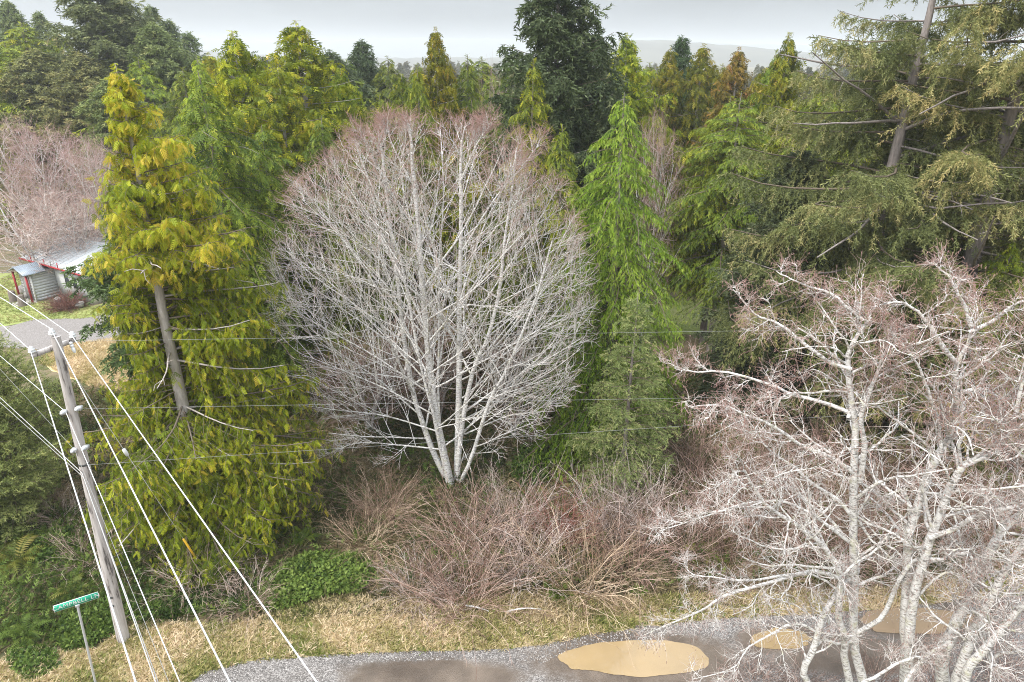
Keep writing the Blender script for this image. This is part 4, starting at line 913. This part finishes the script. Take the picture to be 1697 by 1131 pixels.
for a in [
    (2, 1250, 1128, .55, RED, 'reddish shrub at the bottom edge, left of the near alders'),
    (2, 1330, 1150, .6, RED, 'reddish shrub at the bottom edge under the straight near alder'),
    (2, 1450, 1130, .6, RED, 'reddish shrub at the bottom edge between the near alder trunks'),
    (2, 1560, 1150, .6, RED, 'reddish shrub at the bottom edge under the leaning trunks'),
    (2, 1660, 1120, .6, RED, 'reddish shrub in the bottom right corner'),
]: shrub(*a, 'shrubs at the bottom edge by the near alders')

# ferns
def fern_mesh(seed, n=22, L=.9):
    g = np.random.default_rng(seed); G = Geo(); a = np.arange(n) * 2.39996 + g.normal(0, .2, n); l = L * g.uniform(.7, 1.15, n); el = g.uniform(.5, 1.3, n); m = 15
    t = np.linspace(.08, 1, m); i = np.repeat(np.arange(n), m); tt = np.tile(t, n)
    def pt(i, t): return np.stack([np.cos(a[i]) * l[i] * t * .9, np.sin(a[i]) * l[i] * t * .9, l[i] * (el[i] * t - (el[i] * .55 + .25) * t * t) + .03], -1)
    p = pt(i, tt); tg = nrm(pt(i, tt + .02) - p); lat = nrm(np.cross(UP, tg)); V = []; F = []; T = []
    for s in (1, -1):
        ln = (.17 * L * np.sin(np.pi * np.clip(tt * .86 + .12, 0, 1)))[:, None]; w = .022 * L
        q = np.stack([p - tg * w, p + lat * s * ln * .6 - tg * w * .3 + tg * ln * .25, p + lat * s * ln + tg * ln * .45, p + tg * w], 1); q[:, 1:3, 2] -= ln * .12
        V.append(q.reshape(-1, 3)); F.append(np.arange(len(p) * 4).reshape(-1, 4)); G.add(V[-1], F[-1], np.repeat(np.clip(.45 + .2 * g.normal(size=n)[i], 0, 1), 4))
    ts = np.linspace(0, 1, 5); i5 = np.repeat(np.arange(n), 5); tubes(G, pt(i5, np.tile(ts, n)).reshape(n, 5, 3) - np.array([0, 0, .03]), np.tile(np.linspace(.016, .008, 5) * L, (n, 1)), 3, .3)
    tubes(G, np.array([[[0, 0, -.02], [0, 0, .04], [0, 0, .08]]]), np.array([[.07, .07, .03]]), 8, .2)
    return G.mesh('fern', M['fern'])
FM = [fern_mesh(601), fern_mesh(602, 16, .8)]
for k, (px, py, s, col, lab) in enumerate([
    (28, 935, 1.5, (1.05, .95, .8), 'large yellowish sword fern at the left edge'),
    (45, 1055, 1.1, (.9, 1.1, .9), 'green sword fern near the bottom left corner, beside the street sign'),
    (125, 985, 1.0, (1, 1, .9), 'sword fern above the street sign plate'),
    (905, 960, 1.15, (.9, 1.05, .9), 'green sword fern at the verge between the grey and tan shrubs'),
    (925, 985, .8, (.7, .8, .6), 'darker small fern below the green sword fern of the thicket'),
    (1095, 905, .9, (.95, 1, .8), 'sword fern behind the tips of the leftmost near alder'),
    (1165, 925, 1.1, (1, .95, .7), 'yellow-green sword fern among the shrubs below the near alder boughs'),
    (1200, 905, .9, (1.1, .9, .7), 'yellowish sword fern right of its greener neighbour under the near alder boughs'),
    (505, 895, .8, (.9, 1.1, .8), 'sword fern at the right foot of the golden cedar'),
    (815, 925, .8, (.9, .9, .6), 'olive fern between the wide red shrub and grey shrub'),
    (1060, 982, .45, (.9, 1.2, .8), 'small round green tuft on the verge under the reddish shrub'),
]):
    b = gp(px, py); r = link('sword_fern', FM[k % 2], None, (b.x, b.y, 0), k * 1.3, col); r.scale = (s, s, s); tag(r, lab, 'fern', 'sword ferns in the undergrowth')
# evergreen salal mats
def salal(name, px_poly, n, hmax, seed, label, tint=.5):
    poly = PX(px_poly); g = np.random.default_rng(seed); p = scatter(g, poly, n); c = p.mean(0); c[2] = 0
    cx = np.array([q[:2] for q in poly]); R_ = np.abs(cx - c[:2]).max(0)
    e = np.clip(1 - (((p[:, :2] - c[:2]) / R_) ** 2).sum(-1), 0, 1) ** .5
    lump = .75 + .25 * np.sin(p[:, 0] * 5.1 + seed) * np.sin(p[:, 1] * 4.3)
    p[:, 2] = hmax * .7 * e * lump * g.uniform(.35, 1, n)
    V = np.array([[0, 0, 0], [.5, .36, .06], [1, 0, -.08], [.5, -.36, .06]]); G = Geo()
    instance(G, (V, np.array([[0, 1, 2, 3]])), p - c, UP * .25 + .8 * g.normal(size=(n, 3)), UP + .5 * g.normal(size=(n, 3)), .11 * g.uniform(.6, 1.4, n), np.ones(n), np.clip(tint + .2 * g.normal(size=n), 0, 1), .05)
    m = 60; q = scatter(g, poly, m) - c; tubes(G, np.stack([q, q + np.array([0, 0, hmax * .35])], 1), np.full((m, 2), .008), 3, .1)
    return tag(link(name, G.mesh(name, M['leafy']), None, tuple(c)), label, 'shrub')
salal('salal_shrub', [(395, 1020), (430, 960), (500, 925), (600, 915), (625, 950), (600, 985), (540, 992), (470, 1012)], 9000, .75, 71, 'glossy bright green salal mat at the verge, right foot of the golden cedar', .72)
salal('salal_shrub', [(80, 1060), (110, 1020), (180, 1000), (215, 1010), (205, 1045), (150, 1075), (110, 1080)], 5000, .6, 72, 'dark green leafy mat at the foot of the utility pole', .5)
salal('salal_shrub', [(40, 900), (90, 870), (140, 890), (130, 950), (70, 960)], 3500, .7, 73, 'leafy green shrub below the big dense pine', .35)
salal('salal_shrub', [(845, 790), (870, 740), (905, 745), (910, 800), (870, 815)], 3000, 1.2, 74, 'leafy green shrub right of the round alder trunk, under the drooping hemlock', .4)
salal('salal_shrub', [(10, 1100), (20, 1070), (90, 1075), (100, 1110), (50, 1130)], 1600, .28, 75, 'low green leafy mat at the bottom left corner', .5)
salal('salal_shrub', [(205, 1010), (240, 985), (330, 985), (350, 1010), (280, 1030), (220, 1035)], 2500, .45, 76, 'dark leafy mat just right of the utility pole foot', .3)
# ------------------------------------------------------------------ utility pole, wires, street sign
def box(G, c, u, v, wv, T=.5):
    """box centred at c with half-axis vectors u, v, wv"""
    c, u, v, wv = [np.array(list(q), float) for q in (c, u, v, wv)]
    V = [c + a * u + b_ * v + k * wv for a in (-1, 1) for b_ in (-1, 1) for k in (-1, 1)]
    G.add(V, [[0, 1, 3, 2], [4, 6, 7, 5], [0, 4, 5, 1], [2, 3, 7, 6], [0, 2, 6, 4], [1, 5, 7, 3]], T)
def part(name, G, mat, parent, org=None, smooth=False):
    if org is not None:
        for k in range(len(G.v)): G.v[k] = G.v[k] - np.array(list(org), np.float32)
    return link(name, G.mesh(name, mat, smooth), parent)
def lathe(G, base, axis, rz, S=10):
    a = np.array(list(axis), float); a /= np.linalg.norm(a); b0 = np.array(list(base), float)
    z = np.array([q[1] for q in rz]); P = b0 + a * z[:, None]
    # keep the rings square to the axis
    U = nrm(np.cross(a, [.3, 1, .2])); W_ = np.cross(a, U); th = np.arange(S) * 2 * np.pi / S
    ring = U * np.cos(th)[:, None] + W_ * np.sin(th)[:, None]
    V = P[:, None, :] + ring[None] * np.array([q[0] for q in rz])[:, None, None]; K = len(rz)
    k, j = np.meshgrid(np.arange(K - 1), np.arange(S), indexing='ij'); F = np.stack([k * S + j, k * S + (j + 1) % S, (k + 1) * S + (j + 1) % S, (k + 1) * S + j], -1)
    G.add(V, F, .5)
def pole_mat():
    m, n, l, b = newmat('weathered_pole'); v = objpos(n, l, 1, (6, 6, .5)); f = noise(n, l, v, 1.6, 6, .7)
    r = ramp(n, l, f, [(.38, (.10, .085, .08)), (.44, (.40, .36, .34)), (.7, (.64, .60, .58))])
    l.new(r.outputs[0], b.inputs['Base Color']); b.inputs['Roughness'].default_value = .9; bump(n, l, f, b, .5, .02); return m
M['pole'] = pole_mat()
M['porcelain'] = flat_mat('porcelain', (.82, .83, .84), .25, .05)
M['galv'] = flat_mat('galvanised_steel', (.55, .56, .57), .45, .1, 20, .3)
M['wire'] = flat_mat('aluminium_wire', (.62, .62, .63), .5, .04)
M['cable'] = flat_mat('grey_cable', (.42, .41, .40), .5, .1)
M['thinwire'] = flat_mat('dull_wire', (.27, .27, .26), .5, .1)
M['dark'] = flat_mat('dark_metal', (.06, .06, .06), .6, .2)
M['yellow'] = flat_mat('yellow_guard', (.80, .48, .03), .5, .08)
M['green_sign'] = flat_mat('green_sign', (.02, .42, .25), .4, .06)
M['white'] = flat_mat('white_paint', (.80, .80, .79), .5, .04)
pb = gp(205, 1060); pt = pp(92, 558, pb.y); pd = (pt - pb)
root = link('utility_pole', None, None, tuple(pb)); tag(root, 'tall weathered grey wooden utility pole with short crossarm and white insulators', 'utility pole')
G = Geo(); s = np.linspace(-.02, 1, 12); tubes(G, (np.array(pb) + np.array(pd) * s[:, None])[None], np.linspace(.175, .105, 12)[None], 14, .5)
tn = np.array(pt); G.add([tn + np.array([.115 * math.cos(a), .115 * math.sin(a), .005]) for a in np.linspace(0, 6.283, 13)[:-1]] , [[0, 1, 2, 3], [0, 3, 4, 5], [0, 5, 6, 7], [0, 7, 8, 9], [0, 9, 10, 11]], .5)
part('shaft', G, M['pole'], root, pb, True)
iL, iT, iR = pp(50, 580, 14.85), pp(84, 555, 15.33), pp(118, 555, 15.9)
al_, ar_ = iL + Vector((.03, .0, -.14)), iR + Vector((.03, 0, -.14)); am = (al_ + ar_) / 2; ax_ = (ar_ - al_) / 2 * 1.06; an = Vector((-ax_.y, ax_.x, 0)).normalized()
G = Geo(); box(G, am, ax_, an * .045, Vector((0, 0, .055))); part('crossarm', G, M['pole'], root, pb)
for q in (al_, ar_, pt + Vector((-.06, 0, -.02))):
    G = Geo(); lathe(G, q, (0, 0, 1), [(.012, 0), (.012, .07), (.075, .075), (.085, .10), (.05, .12), (.07, .135), (.075, .16), (.04, .18), (.05, .20), (.03, .225), (.0, .23)], 12); part('insulator', G, M['porcelain'], root, pb, True)
fq = pp(118, 574, 15.75)
G = Geo(); lathe(G, fq + Vector((0, 0, .12)), (.25, -.1, -1), [(.02, 0), (.05, .02), (.05, .06), (.03, .07), (.05, .09), (.05, .13), (.03, .15), (.045, .17), (.04, .26), (.02, .30)], 10); part('fuse_cutout', G, M['porcelain'], root, pb, True)
for pxq, pyq in ((107, 683), (131, 677), (124, 746), (142, 742)):
    q = pp(pxq, pyq, 15.2); G = Geo(); box(G, q, Vector((.06, .02, 0)), Vector((0, .06, 0)), Vector((0, 0, .05))); lathe(G, q + Vector((0, -.06, 0)), (0, -1, .2), [(.05, 0), (.055, .03), (.03, .05), (.05, .07), (.0, .09)], 8); part('wire_bracket', G, M['galv'], root, pb)
up = np.array(pd) / pd.length
for zq, wq in ((1.75, .05), (1.45, .035)):
    q = pb + pd * (zq / pd.z); G = Geo(); box(G, q + Vector((.02, -.17, 0)), Vector((wq, 0, 0)), Vector((0, .006, 0)), Vector(up) * .03); part('number_tag', G, M['dark'], root, pb)
G = Geo(); q = pb + pd * .63; lathe(G, q, up, [(.128, -.03), (.135, -.03), (.135, .03), (.128, .03)], 14); part('steel_band', G, M['dark'], root, pb)

def wire(a, b, r, mat, label, ext=(0, 0), sag=.0, name='power_wire', group='wires on the utility pole', via=None):
    pts = [Vector(a), Vector(via), Vector(b)] if via is not None else [Vector(a), Vector(b)]
    if ext[0]: pts.insert(0, pts[0] + (pts[0] - pts[1]).normalized() * ext[0])
    if ext[1]: pts.append(pts[-1] + (pts[-1] - pts[-2]).normalized() * ext[1])
    P = []
    for p, q in zip(pts, pts[1:]):
        for k in range(12): P.append(p.lerp(q, k / 12) - Vector((0, 0, sag * 4 * (k / 12) * (1 - k / 12))))
    P.append(pts[-1]); P = np.array([list(p) for p in P]); c = pts[len(pts) // 2]
    G = Geo(); tubes(G, (P - np.array(list(c)))[None], np.full((1, len(P)), r), 6, .5)
    return tag(link(name, G.mesh(name, mat, True), None, tuple(c)), label, 'wire', group)
wire(gp(0, 536, 9.55), gp(225, 1131, 9.3), .011, M['wire'], 'bright power line tied to the left insulator of the crossarm', (45, 30), via=iL)
wire(gp(0, 493, 9.7), gp(381, 1131, 9.4), .011, M['wire'], 'bright power line tied to the insulator on the pole top', (45, 30), via=pt + Vector((-.06, 0, .20)))
wire(gp(0, 472, 9.55), gp(525, 1131, 9.3), .011, M['wire'], 'bright power line tied to the right insulator, rightmost to reach the bottom edge', (45, 30), via=iR)
wire(gp(0, 590, 7.7), gp(298, 1131, 7.4), .009, M['wire'], 'bright wire tied to the bracket below the crossarm, half way to the cables', (45, 30), via=pp(109, 683, 15.2))
wire(gp(0, 659, 6.2), gp(258, 1131, 5.9), .011, M['cable'], 'upper of the two thick telephone cables, lowest on the pole', (45, 30), via=pp(136, 784, 15.1), name='telephone_cable')
wire(gp(0, 667, 6.1), gp(262, 1131, 5.85), .008, M['cable'], 'lower of the two thick telephone cables, lowest on the pole', (45, 30), via=pp(138, 791, 15.1), name='telephone_cable')
wire(gp(0, 612, 7.0), gp(280, 1131, 6.3), .005, M['thinwire'], 'thin dull wire between the bright bracket wire and telephone cables', (45, 30), via=pp(124, 746, 15.15))
a = pp(124, 566, 15.85); wire(a, gp(1275, 548, 8.9), .0036, M['thinwire'], 'highest of the thin wires running right across the round alder', (0, 22))
a = pp(131, 678, 15.25); wire(a, gp(1139, 660, 7.3), .0036, M['thinwire'], 'middle of the thin wires running right across the round alder', (0, 24))
a = pp(142, 771, 15.2); wire(a, gp(1092, 709, 6.1), .0036, M['thinwire'], 'lowest of the thin wires running right across the round alder trunk', (0, 24))
# guy wire
ga, gb = pp(107, 598, 15.35), gp(340, 948, 0)
root = link('guy_wire', None, None, tuple(gb)); tag(root, 'guy wire from the pole top down to the bank, yellow guard at its foot', 'guy wire', 'wires on the utility pole')
G = Geo(); gd = gb - ga; tubes(G, np.array([[list(ga + gd * k) for k in (0, .25, .5, .75, 1.0)]]), np.full((1, 5), .008), 5, .5); part('strand', G, M['wire'], root, gb)
q = ga + gd * .36; G = Geo(); lathe(G, q, gd, [(.01, -.16), (.05, -.12), (.055, .0), (.05, .12), (.01, .16)], 8); part('strain_insulator', G, M['porcelain'], root, gb, True)
q = ga + gd * .80; G = Geo(); lathe(G, q, gd, [(.0, -.01), (.035, 0), (.035, gd.length * .15), (.0, gd.length * .15 + .01)], 8); part('guard', G, M['yellow'], root, gb, True)

# street sign
sb = gp(163, 1152); st = pp(128.5, 1004, sb.y)
root = link('street_sign', None, None, tuple(sb)); tag(root, 'green street name sign on a thin grey post at the bottom left', 'street sign')
G = Geo(); tubes(G, np.array([[list(sb + (st - sb) * k) for k in (0, .5, 1)]]), np.full((1, 3), .030), 8, .5); part('post', G, M['galv'], root, sb, True)
sd_ = Vector((.86, .51, 0)).normalized(); sn = Vector((sd_.y, -sd_.x, 0)); sc_ = st + Vector((0, 0, .12)) + sd_ * .0
upv = Vector((st - sb)).normalized()
G = Geo(); box(G, sc_, sd_ * .49, sn * .004, upv * .105); pl = part('plate_border', G, M['white'], root, sb)
G = Geo(); box(G, sc_ + sn * .005, sd_ * .478, sn * .003, upv * .092); plate = part('plate', G, M['green_sign'], root, sb)
G = Geo(); box(G, st + Vector((0, 0, .0)), sd_ * .05, sn * .02, upv * .035); part('clamp', G, M['galv'], root, sb)
cu = bpy.data.curves.new('lettering', 'FONT'); cu.body = 'CAMPBELL LN'; cu.size = .155; cu.align_x = 'CENTER'; cu.align_y = 'CENTER'; cu.extrude = .001; cu.space_character = 1.08
to = bpy.data.objects.new('lettering_source', cu); C.objects.link(to); bpy.context.view_layer.update()
tm = bpy.data.meshes.new_from_object(to.evaluated_get(bpy.context.evaluated_depsgraph_get())); bpy.data.objects.remove(to)
tm.name = 'lettering'; tm.materials.clear(); tm.materials.append(M['white'])
q = sc_ + sn * .0105 - sb
tm.transform(Matrix.Translation(q) @ Matrix(((sd_.x, upv.x, sn.x, 0), (sd_.y, upv.y, sn.y, 0), (sd_.z, upv.z, sn.z, 0), (0, 0, 0, 1))))
import bmesh
bmx = bmesh.new(); bmx.from_mesh(plate.data); n0 = len(bmx.faces); bmx.from_mesh(tm); bmx.faces.ensure_lookup_table()
for f_ in bmx.faces[n0:]: f_.material_index = 1
bmx.to_mesh(plate.data); bmx.free(); plate.data.materials.append(M['white']); bpy.data.meshes.remove(tm)

# ------------------------------------------------------------------ the little house and its yard
def siding(name, col):
    m, n, l, b = newmat(name); t = n.new('ShaderNodeTexCoord'); s = n.new('ShaderNodeSeparateXYZ'); l.new(t.outputs['Object'], s.inputs[0])
    k = n.new('ShaderNodeMath'); k.operation = 'MULTIPLY'; k.inputs[1].default_value = 5.0; l.new(s.outputs[2], k.inputs[0])
    fr = n.new('ShaderNodeMath'); fr.operation = 'FRACT'; l.new(k.outputs[0], fr.inputs[0])
    f = noise(n, l, t.outputs['Object'], 3, 4); r = ramp(n, l, f, [(.3, tuple(.88 * c for c in col)), (.7, col)])
    l.new(r.outputs[0], b.inputs['Base Color']); b.inputs['Roughness'].default_value = .7
    return m
def metal_roof(name, col):
    m, n, l, b = newmat(name); f = noise(n, l, objpos(n, l), 1.2, 4); r = ramp(n, l, f, [(.3, tuple(.85 * c for c in col)), (.7, col)])
    l.new(r.outputs[0], b.inputs['Base Color']); b.inputs['Roughness'].default_value = .45; b.inputs['Metallic'].default_value = .15; return m
M['siding'] = siding('lap_siding', (.64, .65, .66)); M['whitewall'] = siding('white_siding', (.78, .78, .78))
M['roofwhite'] = metal_roof('pale_metal_roof', (.56, .58, .60)); M['roofblue'] = metal_roof('blue_grey_metal_roof', (.33, .38, .44))
M['red'] = flat_mat('red_paint', (.42, .03, .04), .5, .1); M['glass'] = flat_mat('window_glass', (.05, .06, .07), .1, .1)
M['greywood'] = flat_mat('grey_wood', (.30, .29, .28), .85, .3, 6); M['rock'] = flat_mat('grey_rock', (.33, .31, .29), .9, .35, 5)
u = Vector((-.85, .52, 0)).normalized(); v = Vector((.52, .85, 0)).normalized(); Cc = gp(141, 509.5) + v * .5; Z = Vector((0, 0, 1))
root = link('house', None, None, tuple(Cc)); tag(root, 'little white house with pale metal roof and red trim, half hidden by the golden cedar', 'house')
def hp(a, b, z): return Cc + u * a + v * b + Z * z
LH_, WH = 7.4, 6.0
def wallbox(a0, a1, b0, b1, z0, z1, mat, name='wall', par=root, org=Cc, T=.5):
    G = Geo(); box(G, hp((a0 + a1) / 2, (b0 + b1) / 2, (z0 + z1) / 2), u * (a1 - a0) / 2, v * (b1 - b0) / 2, Z * (z1 - z0) / 2, T); return part(name, G, mat, par, org)
wallbox(0, LH_, 0, WH, -.02, 2.35, M['whitewall'])
# gable roof, ridge along u
def slab(pts, th, mat, name, par, org):
    G = Geo(); a = [np.array(list(p)) for p in pts]; d = np.array([0, 0, -th]); V = a + [p + d for p in a]
    G.add(V, [[0, 1, 2, 3], [7, 6, 5, 4], [0, 4, 5, 1], [1, 5, 6, 2], [2, 6, 7, 3], [3, 7, 4, 0]], .5)
    # standing seams
    for k in range(1, 14):
        t = k / 14; p, q = a[0] * (1 - t) + a[1] * t, a[3] * (1 - t) + a[2] * t; tubes(G, np.array([[p + [0, 0, .01], q + [0, 0, .01]]]), np.full((1, 2), .025), 4, .5)
    return part(name, G, mat, par, org)
slab([hp(-.4, -.45, 2.36), hp(LH_ + .4, -.45, 2.36), hp(LH_ + .4, WH / 2, 3.35), hp(-.4, WH / 2, 3.35)], .08, M['roofwhite'], 'roof', root, Cc)
slab([hp(LH_ + .4, WH + .45, 2.36), hp(-.4, WH + .45, 2.36), hp(-.4, WH / 2, 3.352), hp(LH_ + .4, WH / 2, 3.352)], .08, M['roofwhite'], 'roof', root, Cc)
G = Geo(); q = np.array([list(hp(-.0, 0, 2.34)), list(hp(0, WH, 2.34)), list(hp(0, WH / 2, 3.25)), list(hp(0, WH / 2, 3.25))]); G.add(q, [[0, 1, 2, 3]], .5); part('gable', G, M['whitewall'], root, Cc)
wallbox(-.42, LH_ + .42, -.52, -.455, 2.30, 2.42, M['red'], 'fascia')
for k in range(6): wallbox(2.4 + k * .9, 2.45 + k * .9, -.50, -.45, 2.42, 2.80, M['greywood'] if k % 2 else M['red'], 'rail_post')
for a0 in (1.2, 2.2):
    wf = wallbox(a0, a0 + .7, -.04, .01, .9, 1.9, M['white'], 'window'); wallbox(a0 + .08, a0 + .62, -.055, -.041, .98, 1.82, M['glass'], 'pane', wf)
wf = wallbox(-.04, .01, 2.0, 3.1, .9, 1.9, M['white'], 'window'); wallbox(-.055, -.041, 2.1, 3.0, .98, 1.82, M['glass'], 'pane', wf)
# entrance porch on the near long side
pr = link('entry_shed', None, None, tuple(hp(5.0, -.8, 0))); tag(pr, 'small grey lap-sided entry shed with blue-grey roof and red posts, against the little house', 'shed')
po = hp(5.0, -.8, 0)
G = Geo(); box(G, hp(5.0, -.78, 1.015), u * .85, v * .76, Z * 1.035)
for k in range(10): box(G, hp(5.0, -.78, .10 + k * .205), u * .875, v * .785, Z * .096)
part('wall', G, M['siding'], pr, po)
wallbox(4.06, 4.17, -1.95, -1.84, -.02, 2.0, M['red'], 'post', pr, po); wallbox(5.84, 5.95, -1.95, -1.84, -.02, 2.0, M['red'], 'post', pr, po)
wallbox(4.07, 4.118, -1.66, -1.575, -.02, 2.04, M['white'], 'corner_board', pr, po)
slab([hp(3.85, -2.15, 2.06), hp(3.85, -.56, 2.06), hp(5.0, -.56, 2.52), hp(5.0, -2.15, 2.52)], .06, M['roofblue'], 'roof', pr, po)
slab([hp(6.15, -.56, 2.06), hp(6.15, -2.15, 2.06), hp(5.0, -2.15, 2.522), hp(5.0, -.56, 2.522)], .06, M['roofblue'], 'roof', pr, po)
wallbox(4.5, 5.4, -1.64, -1.575, 0, 1.9, M['greywood'], 'door', pr, po)
# outbuilding farther back
ob = gp(165, 412); r2 = link('outbuilding', None, None, tuple(ob)); tag(r2, 'low outbuilding with grey metal roof beyond the little house', 'shed')
G = Geo(); box(G, ob + Z * .9, v * 2.2, u * 1.6, Z * .92); part('wall', G, M['greywood'], r2, ob)
G = Geo(); box(G, ob + Z * 1.95, v * 2.5, u * 1.9 + Z * .25, Z * .04); part('roof', G, M['roofblue'], r2, ob)

def blob_mesh(name, seed, mat, sx, sy, sz, n=(9, 12), rough=.18):
    g = np.random.default_rng(seed); G = Geo(); K, S = n; th = np.linspace(.02, math.pi - .02, K); ph = np.arange(S) * 2 * np.pi / S
    r = 1 + rough * g.normal(size=(K, S)) * .6; V = np.stack([np.sin(th)[:, None] * np.cos(ph) * sx * r, np.sin(th)[:, None] * np.sin(ph) * sy * r, (np.cos(th)[:, None] + .85) * sz * r], -1)
    k, j = np.meshgrid(np.arange(K - 1), np.arange(S), indexing='ij'); G.add(V, np.stack([k * S + j, k * S + (j + 1) % S, (k + 1) * S + (j + 1) % S, (k + 1) * S + j], -1), .5); return G.mesh(name, mat)
for k, (px, py, s, lab) in enumerate([(40, 487, .5, 'pile of grey stones on the lawn left of the entry shed'), (50, 493, .38, 'smaller grey boulder between the stone pile and the entry shed'), (97, 502, .32, 'grey boulder beside the dark red shrub, under the shed wall'), (132, 510, .35, 'grey boulder at the near corner of the little house')]):
    b = gp(px, py); tag(link('boulder', blob_mesh('boulder', 800 + k, M['rock'], s, s * .8, s * .7), None, tuple(b), k), lab, 'boulder', 'boulders around the little house')
for k, (px, py, lab) in enumerate([(23, 500, 'weathered stump at the end of the stone path, the left one'), (38, 507, 'weathered stump before the stone path, the right one')]):
    b = gp(px, py); G = Geo(); lathe(G, (0, 0, -.02), (0, 0, 1), [(.30, 0), (.24, .2), (.22, .75), (.18, .8), (.0, .78)], 11); tag(link('stump', G.mesh('stump', M['bark']), None, tuple(b)), lab, 'stump', 'stumps on the lawn')
sheet('path', PX([(14, 503), (40, 494), (66, 495), (62, 502), (30, 509)]), .014, flat_mat('path_stone', (.50, .47, .45), .9, .2, 2), .05, .3, 41)
b = gp(113, 511); sh = shrub_mesh(505, 1.1, 1.2, 220, 1.0, 5, .012); o = link('garden_shrub', sh, None, tuple(b), 0, (.62, .38, .36)); o.scale = (1.1, 1.1, 1.2); tag(o, 'rounded dark red-brown garden shrub before the little house', 'shrub')
# fallen sticks on the verge
for k, (px, py, a0, L, lab) in enumerate([(868, 1014, .1, 1.2, 'pale fallen branch on the verge below the grey shrub'), (790, 1012, -.3, .8, 'pale fallen stick on the verge below the wide reddish shrub')]):
    b = gp(px, py); G = Geo(); x = np.linspace(-.5, .5, 7) * L; P = np.stack([x * math.cos(a0), x * math.sin(a0), .05 + .08 * np.cos(x * 3)], -1); tubes(G, P[None], np.linspace(.035, .015, 7)[None], 6, .8)
    tag(link('fallen_branch', G.mesh('fallen_branch', M['alder'], True), None, tuple(b)), lab, 'branch', 'fallen branches on the verge')
# ------------------------------------------------------------------ the air
bm_v = [(x, y, z) for z in (-1.0, 85.0) for x, y in ((-4200, -400), (4200, -400), (4200, 4400), (-4200, 4400))]
hm = bpy.data.meshes.new('haze'); hm.from_pydata(bm_v, [], [(3, 2, 1, 0), (4, 5, 6, 7), (0, 1, 5, 4), (1, 2, 6, 5), (2, 3, 7, 6), (3, 0, 4, 7)]); hm.update()
mh = bpy.data.materials.new('haze'); mh.use_nodes = True; nn = mh.node_tree.nodes; nn.remove(nn['Principled BSDF'])
pv = nn.new('ShaderNodeVolumePrincipled'); pv.inputs['Density'].default_value = 0.0006; pv.inputs['Color'].default_value = (.84, .87, .91, 1); pv.inputs['Anisotropy'].default_value = .2
mh.node_tree.links.new(pv.outputs[0], nn['Material Output'].inputs['Volume']); hm.materials.append(mh)
tag(link('haze', hm), kind='stuff')
